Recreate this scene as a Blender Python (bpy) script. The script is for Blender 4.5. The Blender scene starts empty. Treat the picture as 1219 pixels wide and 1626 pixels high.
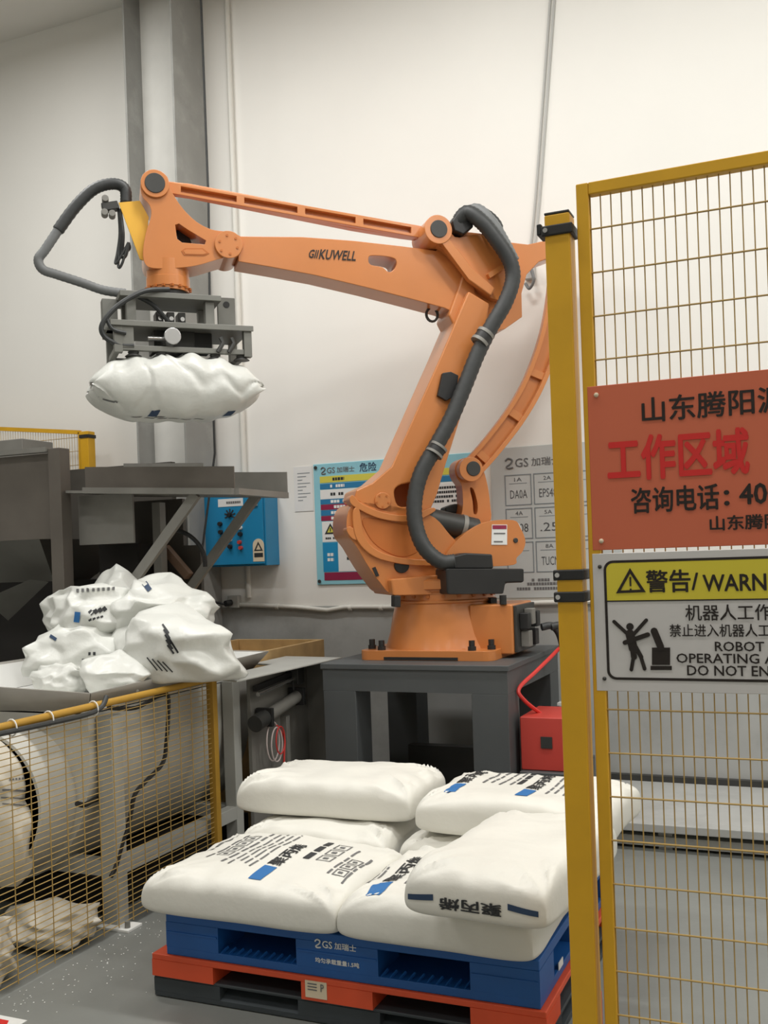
import bpy, bmesh, math, random
from mathutils import Vector, Matrix, noise
from mathutils.bvhtree import BVHTree
V = Vector
SC = bpy.context.scene
COL = SC.collection
rad = math.radians

# ---------------------------------------------------------------- camera
F, CX, CY, HC = 1600.0, 609.5, 880.0, 1.6          # focal length, principal point (px), eye height (m)
YAW, RHO = rad(23.3), math.atan(.035)
_s, _c = math.sin(YAW), math.cos(YAW)
FWD, R0, U0 = V((-_s, _c, 0)), V((_c, _s, 0)), V((0, 0, 1))
RT = R0*math.cos(RHO) - U0*math.sin(RHO)
UP = R0*math.sin(RHO) + U0*math.cos(RHO)
EYE = V((0, 0, HC))
cd = bpy.data.cameras.new('camera')
cd.sensor_fit = 'VERTICAL'; cd.sensor_height = 24.0
cd.lens = F/1626*24.0
cd.shift_y = (CY-813.0)/1626
cd.clip_start = .05
cam = bpy.data.objects.new('camera', cd); COL.objects.link(cam)
cam.matrix_world = Matrix(((RT.x, UP.x, -FWD.x, EYE.x), (RT.y, UP.y, -FWD.y, EYE.y), (RT.z, UP.z, -FWD.z, EYE.z), (0, 0, 0, 1)))
SC.camera = cam

# ---------------------------------------------------------------- light
SC.view_settings.view_transform = 'Standard'
SC.view_settings.look = 'None'
SC.view_settings.gamma = 1
SC.view_settings.use_curve_mapping = False
SC.view_settings.exposure = 0.0
w = bpy.data.worlds.new('hall_air'); SC.world = w; w.use_nodes = True
w.node_tree.nodes['Background'].inputs[0].default_value = (1, .97, .92, 1)
w.node_tree.nodes['Background'].inputs[1].default_value = .05
LAMPS = [(x, y) for x in (-4.6, -1.9, .8, 3.5) for y in (-1.2, 1.6, 4.2)]
for (x, y) in LAMPS:                                # LED battens under the ceiling
    ld = bpy.data.lights.new('ceiling_batten', 'AREA'); ld.shape = 'RECTANGLE'; ld.size = 1.3; ld.size_y = .35
    ld.energy = {-1.2: 20, 1.6: 43, 4.2: 67}[y]; ld.color = (1, .988, .965)
    lo = bpy.data.objects.new('ceiling_batten', ld); COL.objects.link(lo); lo.location = (x, y, 5.70)

# ---------------------------------------------------------------- pixel -> place
def ray(x, y): return FWD + RT*((x-CX)/F) - UP*((y-CY)/F)
def atX(x, y, X): d = ray(x, y); return EYE + d*(X/d.x)
def atY(x, y, Y): d = ray(x, y); return EYE + d*(Y/d.y)
def atZ(x, y, Z): d = ray(x, y); return EYE + d*((Z-HC)/d.z)

# ---------------------------------------------------------------- materials
def lin(c): return tuple(((v/255)/12.92 if v/255 <= .04045 else ((v/255+.055)/1.055)**2.4) for v in c) + (1,)
MATS = {}
def mat(name, rgb, rough=.6, metal=0, var=.08, scale=6, bump=0, bscale=40, spec=.5, dirt=None, dirt_amt=.5, coat=0):
    m = bpy.data.materials.new(name); m.use_nodes = True
    nt = m.node_tree; N = nt.nodes; L = nt.links
    b = N['Principled BSDF']
    b.inputs['Roughness'].default_value = rough; b.inputs['Metallic'].default_value = metal
    b.inputs['Specular IOR Level'].default_value = spec
    if coat: b.inputs['Coat Weight'].default_value = coat; b.inputs['Coat Roughness'].default_value = .15
    col = lin(rgb)
    tc = N.new('ShaderNodeTexCoord')
    if var:
        n = N.new('ShaderNodeTexNoise'); n.inputs['Scale'].default_value = scale; n.inputs['Detail'].default_value = 5
        L.new(tc.outputs['Object'], n.inputs['Vector'])
        r = N.new('ShaderNodeValToRGB')
        r.color_ramp.elements[0].position = .3; r.color_ramp.elements[1].position = .7
        r.color_ramp.elements[0].color = tuple(v*(1-var) for v in col[:3]) + (1,)
        r.color_ramp.elements[1].color = tuple(min(1, v*(1+var)) for v in col[:3]) + (1,)
        L.new(n.outputs['Fac'], r.inputs[0])
        out = r.outputs[0]
        if dirt:
            n2 = N.new('ShaderNodeTexNoise'); n2.inputs['Scale'].default_value = scale*.6; n2.inputs['Detail'].default_value = 8; n2.inputs['Roughness'].default_value = .7
            L.new(tc.outputs['Object'], n2.inputs['Vector'])
            r2 = N.new('ShaderNodeValToRGB'); r2.color_ramp.elements[0].position = .52; r2.color_ramp.elements[1].position = .72
            r2.color_ramp.elements[0].color = (0, 0, 0, 1); r2.color_ramp.elements[1].color = (dirt_amt,)*3 + (1,)
            L.new(n2.outputs['Fac'], r2.inputs[0])
            mx = N.new('ShaderNodeMixRGB'); mx.inputs[2].default_value = lin(dirt)
            L.new(r2.outputs[0], mx.inputs[0]); L.new(out, mx.inputs[1]); out = mx.outputs[0]
        L.new(out, b.inputs['Base Color'])
    else:
        b.inputs['Base Color'].default_value = col
    if bump:
        n = N.new('ShaderNodeTexNoise'); n.inputs['Scale'].default_value = bscale; n.inputs['Detail'].default_value = 6
        L.new(tc.outputs['Object'], n.inputs['Vector'])
        bp = N.new('ShaderNodeBump'); bp.inputs['Strength'].default_value = bump; bp.inputs['Distance'].default_value = .02
        L.new(n.outputs['Fac'], bp.inputs['Height']); L.new(bp.outputs[0], b.inputs['Normal'])
    MATS[name] = m
    return m
mat('wall_paint', (238, 236, 230), .85, var=.02, scale=1.2, bump=.03, bscale=8)
mat('wall_dado', (176, 177, 174), .6, var=.08, scale=3, dirt=(140, 140, 138), dirt_amt=.5)
mat('floor_epoxy', (128, 130, 126), .42, var=.07, scale=2.5, dirt=(150, 152, 148), dirt_amt=.35, bump=.02)
mat('column_paint', (150, 150, 146), .55, var=.07, scale=5, dirt=(190, 190, 186), dirt_amt=.4)
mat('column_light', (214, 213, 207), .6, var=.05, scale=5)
mat('orange', (203, 127, 68), .32, var=.04, scale=4, coat=.25)
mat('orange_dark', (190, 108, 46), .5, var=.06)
mat('yellow', (216, 164, 28), .45, var=.06, scale=8)
mat('yellow_dull', (178, 136, 48), .5, var=.08, scale=10)
mat('wire_yellow', (176, 146, 84), .5, var=.05)
mat('yellow_plate', (232, 178, 60), .5, var=.05)
mat('black', (34, 34, 34), .5, var=.15)
mat('hose', (52, 54, 54), .5, var=.15, scale=30)
mat('hose_grey', (112, 114, 114), .55, var=.1, scale=20)
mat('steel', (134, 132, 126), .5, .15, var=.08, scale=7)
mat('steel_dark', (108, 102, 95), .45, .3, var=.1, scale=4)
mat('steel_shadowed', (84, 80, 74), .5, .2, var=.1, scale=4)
mat('gripper_grey', (124, 124, 118), .5, .2, var=.08)
mat('chrome', (205, 205, 205), .25, .9, var=0)
mat('table_grey', (84, 87, 88), .5, .1, var=.05, scale=5)
mat('tub_grey', (192, 190, 182), .55, var=.05, scale=4, dirt=(160, 152, 130), dirt_amt=.35)
mat('frame_grey', (176, 176, 170), .55, var=.05)
mat('lip_grey', (160, 156, 148), .5, var=.06)
mat('wood_brown', (112, 88, 70), .6, var=.1)
mat('wood', (190, 158, 108), .7, var=.15, scale=9)
mat('bag_white', (226, 224, 215), .45, var=.015, scale=3, bump=.22, bscale=12, spec=.4)
mat('bag_film', (217, 218, 212), .36, var=.02, scale=3, bump=.4, bscale=9, spec=.5)
mat('bag_shaded', (206, 199, 184), .6, var=.06, scale=5, bump=.15, bscale=14)  # bag white browned to carry the machine's shade in its colour
mat('print_black', (44, 46, 48), .6, var=0)
mat('print_grey', (108, 108, 108), .6, var=0)
mat('print_blue', (38, 106, 168), .6, var=0)
mat('print_navy', (40, 62, 92), .6, var=0)
mat('pallet_blue', (28, 88, 158), .45, var=.07, scale=6)
mat('pallet_red', (222, 84, 46), .5, var=.07, scale=6)
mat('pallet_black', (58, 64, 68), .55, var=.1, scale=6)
mat('white', (236, 236, 232), .5, var=0)
mat('label_cream', (222, 206, 178), .6, var=.03)
mat('sign_red', (206, 106, 74), .42, var=.03, scale=3)
mat('sign_white', (208, 205, 202), .42, var=.02, scale=3)
mat('sign_yellow', (216, 200, 58), .45, var=.02)
mat('letter_red', (214, 40, 36), .5, var=0)
mat('letter_black', (30, 20, 14), .5, var=0)
mat('cabinet_blue', (34, 134, 182), .4, var=.05, scale=4)
mat('poster_cyan', (146, 204, 218), .4, var=.03)
mat('poster_yellow', (214, 206, 84), .45, var=0)
mat('poster_blue', (44, 122, 168), .45, var=0)
mat('poster_sky', (30, 140, 190), .45, var=0)
mat('poster_maroon', (146, 36, 72), .45, var=0)
mat('poster_white', (232, 232, 230), .45, var=.01)
mat('board_grey', (196, 200, 198), .4, var=.02)
mat('board_line', (128, 136, 140), .5, var=0)
mat('pen', (84, 86, 88), .6, var=0)
mat('conduit', (222, 220, 212), .5, var=.03)
mat('cable_grey', (182, 182, 178), .5, var=.03)
mat('red_box', (196, 68, 58), .45, var=.04)
mat('red_tube', (214, 60, 54), .45, var=0)
mat('tube_white', (214, 200, 196), .45, var=0)
mat('dark_metal', (64, 64, 62), .45, .3, var=.1)
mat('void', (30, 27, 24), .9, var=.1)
mat('pellet', (226, 226, 222), .4, var=0)

# ---------------------------------------------------------------- builders
def wm(o):
    m = o.matrix_basis.copy()
    return (wm(o.parent) @ m) if o.parent else m
class MB:
    def __init__(s): s.v = []; s.f = []
    def add(s, vs, fs):
        k = len(s.v); s.v += [V(p) for p in vs]; s.f += [tuple(i+k for i in f) for f in fs]; return s
    def box(s, x0, x1, y0, y1, z0, z1, M=None):
        vs = [V((x, y, z)) for z in (z0, z1) for (x, y) in ((x0, y0), (x1, y0), (x1, y1), (x0, y1))]
        if M is not None: vs = [M @ p for p in vs]
        return s.add(vs, [(3, 2, 1, 0), (4, 5, 6, 7), (0, 1, 5, 4), (1, 2, 6, 5), (2, 3, 7, 6), (3, 0, 4, 7)])
    def bar(s, p, q, a, b, up=(0, 0, 1)):
        p = V(p); q = V(q); d = (q-p).normalized(); up = V(up)
        if abs(d.dot(up)) > .99: up = V((0, 1, 0))
        e = d.cross(up).normalized(); g = e.cross(d)
        vs = [c + e*(sx*a/2) + g*(sy*b/2) for c in (p, q) for (sx, sy) in ((-1, -1), (1, -1), (1, 1), (-1, 1))]
        return s.add(vs, [(3, 2, 1, 0), (4, 5, 6, 7), (0, 1, 5, 4), (1, 2, 6, 5), (2, 3, 7, 6), (3, 0, 4, 7)])
    def cyl(s, p, q, r, r2=None, n=24):
        p = V(p); q = V(q); r2 = r if r2 is None else r2
        d = (q-p).normalized(); up = V((0, 0, 1)) if abs(d.z) < .9 else V((1, 0, 0))
        e = d.cross(up).normalized(); g = d.cross(e)
        vs = []
        for c, rr in ((p, r), (q, r2)):
            for i in range(n):
                a = 2*math.pi*i/n; vs.append(c + e*(rr*math.cos(a)) + g*(rr*math.sin(a)))
        fs = [(i, (i+1) % n, n+(i+1) % n, n+i) for i in range(n)]
        fs += [tuple(range(n))[::-1], tuple(range(n, 2*n))]
        return s.add(vs, fs)
    def tube(s, path, r, n=10, closed=False):
        P = [V(p) for p in path]; m = len(P)
        rr = r if isinstance(r, (list, tuple)) else [r]*m
        vs = []; g = None
        for i, p in enumerate(P):
            d = (P[(i+1) % m if closed else min(i+1, m-1)] - P[i-1 if (closed or i) else 0]).normalized()
            if g is None:
                up = V((0, 0, 1)) if abs(d.z) < .9 else V((1, 0, 0)); e = d.cross(up).normalized()
            else:
                e = (e - d*e.dot(d)).normalized()
            g = d.cross(e)
            for k in range(n):
                a = 2*math.pi*k/n; vs.append(p + e*(rr[i]*math.cos(a)) + g*(rr[i]*math.sin(a)))
        fs = []
        for i in range(m if closed else m-1):
            j = (i+1) % m
            for k in range(n): fs.append((i*n+k, i*n+(k+1) % n, j*n+(k+1) % n, j*n+k))
        if not closed: fs += [tuple(range(n))[::-1], tuple((m-1)*n+k for k in range(n))]
        return s.add(vs, fs)
    def lathe(s, prof, M=Matrix(), n=48):
        vs = []; m = len(prof)
        for (r, z) in prof:
            for k in range(n):
                a = 2*math.pi*k/n; vs.append(M @ V((r*math.cos(a), r*math.sin(a), z)))
        fs = [(i*n+k, i*n+(k+1) % n, (i+1)*n+(k+1) % n, (i+1)*n+k) for i in range(m-1) for k in range(n)]
        fs += [tuple(range(n))[::-1], tuple((m-1)*n+k for k in range(n))]
        return s.add(vs, fs)
    def prism(s, poly, O, e1, e2, e3, d0, d1, holes=()):
        """poly and holes in (e1,e2) coordinates, extruded along e3 from d0 to d1"""
        bm = bmesh.new(); loops = []; edges = []
        for L_ in [poly] + list(holes):
            vv = [bm.verts.new((a, b, 0)) for a, b in L_]; loops.append(vv)
            for i in range(len(vv)): edges.append(bm.edges.new((vv[i], vv[(i+1) % len(vv)])))
        bm.verts.index_update()
        bmesh.ops.triangle_fill(bm, edges=edges, use_beauty=True)
        bm.verts.index_update()
        base = [tuple(v.co[:2]) for v in bm.verts]; tri = [tuple(v.index for v in f.verts) for f in bm.faces]
        lp = [[v.index for v in vv] for vv in loops]; bm.free()
        O = V(O); n = len(base)
        P = lambda a, b, d: O + V(e1)*a + V(e2)*b + V(e3)*d
        vs = [P(a, b, d0) for a, b in base] + [P(a, b, d1) for a, b in base]
        fs = [t[::-1] for t in tri] + [tuple(i+n for i in t) for t in tri]
        for vv in lp:
            for i in range(len(vv)):
                a, b = vv[i], vv[(i+1) % len(vv)]; fs.append((a, b, b+n, a+n))
        return s.add(vs, fs)
    def ball(s, c, r, n=12):
        prof = [(max(1e-4, math.sin(math.pi*i/n)), -math.cos(math.pi*i/n)) for i in range(n+1)]
        return s.lathe([(a*r, b*r) for a, b in prof], Matrix.Translation(c), n=2*n)
    def build(s, name, m, parent=None, bevel=0, smooth=38, origin=None, seg=2):
        me = bpy.data.meshes.new(name)
        vs = s.v
        o = bpy.data.objects.new(name, me); COL.objects.link(o)
        if parent is not None:
            o.parent = parent; I = wm(parent).inverted(); vs = [I @ p for p in vs]
        elif origin is not None:
            o.location = origin; vs = [p - V(origin) for p in vs]
        me.from_pydata([tuple(p) for p in vs], [], s.f)
        bm = bmesh.new(); bm.from_mesh(me); bmesh.ops.recalc_face_normals(bm, faces=bm.faces); bm.to_mesh(me); bm.free()
        me.shade_smooth(); me.set_sharp_from_angle(angle=rad(smooth))
        me.materials.append(MATS[m])
        if bevel:
            md = o.modifiers.new('bevel', 'BEVEL'); md.width = bevel; md.segments = seg; md.limit_method = 'ANGLE'; md.angle_limit = rad(35); md.harden_normals = True
        return o
def thing(name, label, cat, loc=(0, 0, 0), rotz=0, group=None):
    o = bpy.data.objects.new(name, None); COL.objects.link(o); o.empty_display_size = .1
    o.location = loc; o.rotation_euler = (0, 0, rotz)
    return tag(o, label, cat, group)
def tag(o, label, cat, group=None, kind=None):
    o['label'] = label; o['category'] = cat
    if group: o['group'] = group
    if kind: o['kind'] = kind
    return o
def struct(o, label=None):
    o['kind'] = 'structure'
    if label: o['label'] = label
    return o
def spline(pts, k=8):
    P = [V(p) for p in pts]; out = []
    for i in range(len(P)-1):
        p0 = P[max(i-1, 0)]; p1 = P[i]; p2 = P[i+1]; p3 = P[min(i+2, len(P)-1)]
        for j in range(k):
            t = j/k; out.append(.5*((2*p1) + (p2-p0)*t + (2*p0-5*p1+4*p2-p3)*t*t + (3*p1-p0-3*p2+p3)*t**3))
    return out + [P[-1]]
def arc(cx, cy, r, a0, a1, n=12): return [(cx+r*math.cos(rad(a0+(a1-a0)*i/n)), cy+r*math.sin(rad(a0+(a1-a0)*i/n))) for i in range(n+1)]
def rrect(x0, x1, y0, y1, r, n=6):
    return arc(x1-r, y1-r, r, 0, 90, n)+arc(x0+r, y1-r, r, 90, 180, n)+arc(x0+r, y0+r, r, 180, 270, n)+arc(x1-r, y0+r, r, 270, 360, n)
TXT = {}
def text2d(body):
    if body not in TXT:
        c = bpy.data.curves.new('lettering', 'FONT'); c.body = body; c.resolution_u = 2
        o = bpy.data.objects.new('lettering', c); COL.objects.link(o)
        me = bpy.data.meshes.new_from_object(o.evaluated_get(bpy.context.evaluated_depsgraph_get()))
        vs = [(v.co.x, v.co.y) for v in me.vertices]; fs = [tuple(p.vertices) for p in me.polygons]
        bpy.data.objects.remove(o); bpy.data.curves.remove(c); bpy.data.meshes.remove(me)
        TXT[body] = (vs, fs)
    return TXT[body]
def fit_text(body, x0, x1, y0, y1, full=None, bold=.012):
    """verts (x, y, layer) of `full` scaled so that its beginning `body` fills the box; bold strokes are layered copies"""
    vs, _ = text2d(body)
    ax, bx = min(v[0] for v in vs), max(v[0] for v in vs); ay, by = min(v[1] for v in vs), max(v[1] for v in vs)
    fv, fs = text2d(full or body)
    out = []; F_ = []
    offs_ = [(0, 0)] if bold == 0 else [(math.cos(t)*bold, math.sin(t)*bold) for t in [2*math.pi*i/6 for i in range(6)]]
    for k, (dx, dy) in enumerate(offs_):
        n = len(out); out += [(x0+(x+dx-ax)/(bx-ax)*(x1-x0), y0+(y+dy-ay)/(by-ay)*(y1-y0), k) for x, y in fv]; F_ += [tuple(i+n for i in f) for f in fs]
    return out, F_

# ---------------------------------------------------------------- room shell
WY, HZ = 6.35, 5.86
struct(MB().box(-9.5, 5.5, -5.5, WY+.2, -.1, 0).build('floor', 'floor_epoxy'))
struct(MB().box(-9.5, 5.5, -5.5, WY+.2, HZ, HZ+.15).build('ceiling', 'wall_paint'))
struct(MB().box(-9.5, 5.5, WY, WY+.2, 1.25, HZ).build('wall_back', 'wall_paint'))
struct(MB().box(-9.5, 5.5, WY-.004, WY+.2, 0, 1.25).build('wall_back_dado', 'wall_dado'))
struct(MB().box(-9.7, -9.5, -5.5, WY+.2, 0, HZ).build('wall_left', 'wall_paint'))
struct(MB().box(5.5, 5.7, -5.5, WY+.2, 0, HZ).build('wall_right', 'wall_paint'))
struct(MB().box(-9.7, 5.7, -5.7, -5.5, 0, HZ).build('wall_front', 'wall_paint'))
# steel H column standing in front of the wall
cx0, cx1, cy0, cy1 = -4.46, -4.04, 5.95, 6.34
mb = MB().box(cx0, cx0+.016, cy0, cy1, 0, HZ).box(cx1-.016, cx1, cy0, cy1, 0, HZ)
col = struct(mb.build('trim_1', 'column_paint', bevel=.003), 'grey steel H column in front of the white wall')
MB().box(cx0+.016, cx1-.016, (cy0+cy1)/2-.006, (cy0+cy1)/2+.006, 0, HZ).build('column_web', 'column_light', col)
# low plinth along the wall behind the right fence
mb = MB().box(-1.28, 5.5, 5.34, WY, .105, .15)
struct(mb.build('trim_2', 'wall_dado', bevel=.006), 'low grey ledge along the foot of the wall')
for k in range(9):
    x = -.82+k*.7
    o = MB().box(x, x+.07, 5.42, 5.49, 0, .105).build('ledge_foot', 'frame_grey', bpy.data.objects['trim_2'])
MB().box(-1.28, 5.5, WY-.05, WY-.005, .15, .185).build('ledge_shadow', 'dark_metal', bpy.data.objects['trim_2'])  # dark strip stands in for the shadow along the wall foot
MB().box(-1.28, 5.5, 5.40, 5.46, .018, .07).build('ledge_rail', 'frame_grey', bpy.data.objects['trim_2'])

# ---------------------------------------------------------------- things on the wall
X3, Y3, Z3 = V((1, 0, 0)), V((0, 1, 0)), V((0, 0, 1))
def wall_panel(parent, name, m, x0, x1, z0, z1, Y, t=.002, bevel=0):
    return MB().box(x0, x1, Y-t, Y, z0, z1).build(name, m, parent, bevel=bevel)
def wall_text(parent, name, m, body, x0, x1, z0, z1, Y, full=None, bold=.012, t=.0012):
    vs, fs = fit_text(body, x0, x1, z0, z1, full, bold)
    return MB().add([V((x, Y-t-k*.00012, z)) for x, z, k in vs], fs).build(name, m, parent)
def dash_line(mb, x0, x1, z, h, Y, rnd, gap=.3):
    x = x0
    while x < x1:
        l = h*rnd.uniform(.7, 1.0)
        if rnd.random() > gap*.4: mb.box(x, min(x+l, x1), Y-.001, Y, z-h/2, z+h/2)
        x += l+h*.22
def wpx(x, y, Y): p = atY(x, y, Y); return p.x, p.z
rnd = random.Random(4)

# information poster
PY = WY-.012
px0, px1, pz0, pz1 = -3.25, -2.03, 1.40, 2.25
po = thing('safety_poster', 'light blue safety poster with coloured rows on the wall behind the robot', 'poster', ((px0+px1)/2, WY-.006, pz0))
MB().box(px0, px1, PY, WY-.001, pz0, pz1).build('board', 'poster_cyan', po, bevel=.004)
for (x, z) in ((px0+.02, pz0+.025), (px0+.02, pz1-.025), (px1-.02, pz0+.025), (px1-.02, pz1-.025)):
    MB().cyl((x, PY, z), (x, PY-.008, z), .012, n=12).build('screw_cap', 'dark_metal', po)
rows = [('yellow_row', 'poster_yellow', 2.115, 2.16), ('title_row', 'poster_blue', 2.07, 2.108), ('white_row', 'poster_white', 2.00, 2.066),
        ('blue_row', 'poster_blue', 1.965, 1.998), ('maroon_row', 'poster_maroon', 1.925, 1.962), ('blue_row', 'poster_blue', 1.885, 1.922), ('maroon_row', 'poster_maroon', 1.848, 1.882)]
for (n, m, a, b) in rows:
    r = wall_panel(po, n, m, px0+.05, px1-.05, a, b, PY)
    mb = MB(); dash_line(mb, px0+.13, px0+.24, (a+b)/2, .02, PY-.0025, rnd); dash_line(mb, px0+.6, px0+.95, (a+b)/2, .02, PY-.0025, rnd)
    mb.build('printed_line', 'print_black' if 'white' in n or 'yellow' in n else 'white', r)
wr = wall_panel(po, 'pictogram_row', 'poster_white', px0+.055, px1-.05, 1.70, 1.842, PY)
for k in range(4):
    x = px0+.12+k*.13
    MB().prism([(x-.045, 1.755), (x+.045, 1.755), (x, 1.83)], (0, 0, 0), X3, Z3, Y3, PY-.004, PY-.0025, holes=[[(x-.026, 1.766), (x+.026, 1.766), (x, 1.810)]]).build('warning_triangle', 'print_black', wr)
    MB().prism([(x-.026, 1.766), (x+.026, 1.766), (x, 1.810)], (0, 0, 0), X3, Z3, Y3, PY-.0035, PY-.0025).build('triangle_fill', 'poster_yellow', wr)
    MB().bar((x, PY-.004, 1.772), (x, PY-.004, 1.797), .007, .002, up=(0, 1, 0)).build('exclamation_mark', 'print_black', wr)
    mb = MB(); dash_line(mb, x-.04, x+.04, 1.725, .013, PY-.0025, rnd); mb.build('printed_line', 'print_black', wr)
wall_panel(po, 'blue_cell', 'poster_sky', px0+.055, px0+.17, 1.49, 1.695, PY)
mb = MB(); dash_line(mb, px0+.09, px0+.14, 1.61, .022, PY-.0025, rnd); dash_line(mb, px0+.09, px0+.14, 1.575, .022, PY-.0025, rnd); mb.build('printed_line', 'white', po)
wc = wall_panel(po, 'white_cell', 'poster_white', px0+.175, px1-.05, 1.49, 1.695, PY)
mb = MB()
for z in (1.615, 1.58): dash_line(mb, px0+.24, px0+.7, z, .02, PY-.0025, rnd)
mb.build('printed_line', 'print_black', wc)
wall_panel(po, 'maroon_row', 'poster_maroon', px0+.06, px1-.05, 1.43, 1.485, PY)
wp2 = wall_panel(po, 'white_cell', 'poster_white', px0+.8, px1-.05, 1.88, 2.06, PY-.0022)
mb = MB()
for z in (2.03, 2.0, 1.97, 1.94): dash_line(mb, px0+.82, px1-.07, z, .016, PY-.0047, rnd)
mb.build('printed_line', 'print_black', wp2)
def gs_logo(parent, m, x, z, h, Y):
    pts = [V((x+h*a, Y-.001, z+h*b)) for a, b in [(.02, .72), (.3, .96), (.66, .8), (.55, .5), (.14, .2), (.3, .04), (.74, .1)]]
    MB().tube(spline(pts, 5), h*.09, n=6).build('logo_mark', m, parent)
    wall_text(parent, 'logo_letters', m, 'GS', x+h*.95, x+h*2.2, z+h*.1, z+h*.9, Y)
    wall_text(parent, 'logo_letters', m, '加瑞士', x+h*2.5, x+h*5.2, z+h*.12, z+h*.88, Y)
gs_logo(po, 'print_grey', px0+.06, 2.175, .05, PY)
wall_text(po, 'title_letters', 'print_navy', '危', px0+.36, px0+.42, 2.175, 2.235, PY, full='危险')

# grey status board with a grid
bo = thing('status_board', 'pale grey board with ruled boxes and handwriting on the wall behind the robot', 'board', (-1.6, WY-.006, 1.29))
BX0, BX1, BZ0, BZ1 = -1.95, -1.12, 1.285, 2.265
MB().box(BX0, BX1, PY, WY-.001, BZ0, BZ1).build('board', 'board_grey', bo, bevel=.004)
gs_logo(bo, 'print_grey', -1.85, 2.125, .07, PY)
hand = [['DA0A', 'EPS48', '3'], ['1008', '.25', '2'], ['', 'TUCN', '8']]
for c in range(3):
    for r in range(3):
        x0 = -1.858+c*.192; z1 = 2.085-r*.218; x1 = x0+.178; z0 = z1-.20
        fr = MB().prism([(x0, z0), (x1, z0), (x1, z1), (x0, z1)], (0, 0, 0), X3, Z3, Y3, PY-.002, PY, holes=[[(x0+.006, z0+.006), (x1-.006, z0+.006), (x1-.006, z1-.006), (x0+.006, z1-.006)]]).build('ruled_box', 'board_line', bo)
        wall_text(fr, 'box_heading', 'pen', '%dA' % (r*3+c+1), x0+.065, x0+.115, z1-.045, z1-.02, PY, bold=0)
        MB().box(x0+.03, x1-.03, PY-.001, PY, z1-.06, z1-.056).build('heading_rule', 'board_line', fr)
        if hand[r][c] and c < 2: wall_text(fr, 'handwriting', 'pen', hand[r][c], x0+.035, x1-.03, z0+.045, z0+.10, PY, bold=0)
mb = MB()
for z, a in ((1.40, -1.70), (1.375, -1.73), (1.345, -1.80)): dash_line(mb, a, -1.48, z, .018, PY-.0005, rnd)
mb.build('printed_line', 'print_grey', bo)

# paper notice beside the poster
x0, z1 = wpx(466, 742, WY); x1, z0 = wpx(498, 811, WY)
pn = thing('paper_notice', 'white paper notice taped to the wall left of the poster', 'paper', (x0, WY-.002, z0))
MB().box(x0, x1, WY-.004, WY-.001, z0, z1).build('sheet', 'poster_white', pn)
mb = MB()
for k in range(9): mb.box(x0+.03, x1-.02-.03*(k % 3), WY-.0052, WY-.004, z1-.05-k*.024, z1-.05-k*.024+.005)
mb.build('printed_line', 'board_line', pn)

# blue control cabinet
cb = thing('control_cabinet', 'blue wall-mounted electrical control cabinet with buttons and warning sticker', 'cabinet', (-3.85, 6.24, 1.55))
kx0, kx1, kz0, kz1, ky = -4.06, -3.55, 1.55, 2.07, 6.15
MB().box(kx0, kx1, ky+.015, WY-.001, kz0, kz1).build('body', 'cabinet_blue', cb, bevel=.005)
MB().box(kx0+.012, kx1-.012, ky, ky+.013, kz0+.012, kz1-.012).build('door', 'cabinet_blue', cb, bevel=.004)
dr = bpy.data.objects['door']
def onpx(x, y): return wpx(x, y, ky)
for (n, m, x, y, r) in [('push_button', 'black', 350, 832, .017), ('push_button', 'black', 351, 845, .017), ('push_button', 'red_box', 383, 870, .015), ('push_button', 'red_box', 381, 861, .015),
                        ('indicator_lamp', 'white', 382, 838, .015), ('push_button', 'black', 382, 848, .017), ('push_button', 'black', 366, 868, .017), ('indicator_lamp', 'white', 366, 857, .013)]:
    a, b = onpx(x, y); MB().cyl((a, ky, b), (a, ky-.022, b), r, r*.85, n=16).build(n, m, dr)
a, b = onpx(365, 818)
for k in range(7):
    t = rad(-25+k*38); MB().bar((a+.015*math.cos(t), ky-.002, b+.015*math.sin(t)), (a+.045*math.cos(t), ky-.002, b+.045*math.sin(t)), .009, .003, up=(0, 1, 0)).build('dial_mark', 'print_black', dr)
MB().cyl((a, ky, b), (a, ky-.025, b), .014, n=16).build('selector_knob', 'black', dr)
a0, b1 = onpx(346, 793); a1, b0 = onpx(386, 803)
np_ = MB().box(a0, a1, ky-.002, ky, b0, b1).build('name_plate', 'poster_white', dr)
mb = MB(); dash_line(mb, a0+.07, a1-.02, (b0+b1)/2, .016, ky-.0025, rnd); mb.build('printed_line', 'print_grey', np_)
MB().box(kx1-.085, kx1-.05, ky-.012, ky, kz1-.10, kz1-.03).build('door_lock', 'frame_grey', dr, bevel=.003)
sx, sz = kx1-.055, 1.665
st = MB().prism([(sx-.045, sz-.085), (sx+.045, sz-.085), (sx+.045, sz+.03)]+arc(sx, sz+.03, .045, 0, 180, 10)+[(sx-.045, sz+.03)], (0, 0, 0), X3, Z3, Y3, ky-.002, ky).build('warning_sticker', 'label_cream', dr)
MB().prism([(sx-.035, sz-.01), (sx+.035, sz-.01), (sx, sz+.055)], (0, 0, 0), X3, Z3, Y3, ky-.0035, ky-.002, holes=[[(sx-.02, sz-.002), (sx+.02, sz-.002), (sx, sz+.036)]]).build('warning_triangle', 'print_black', st)
MB().box(sx-.035, sx+.035, ky-.003, ky-.002, sz-.055, sz-.025).build('printed_line', 'print_black', st)

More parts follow.
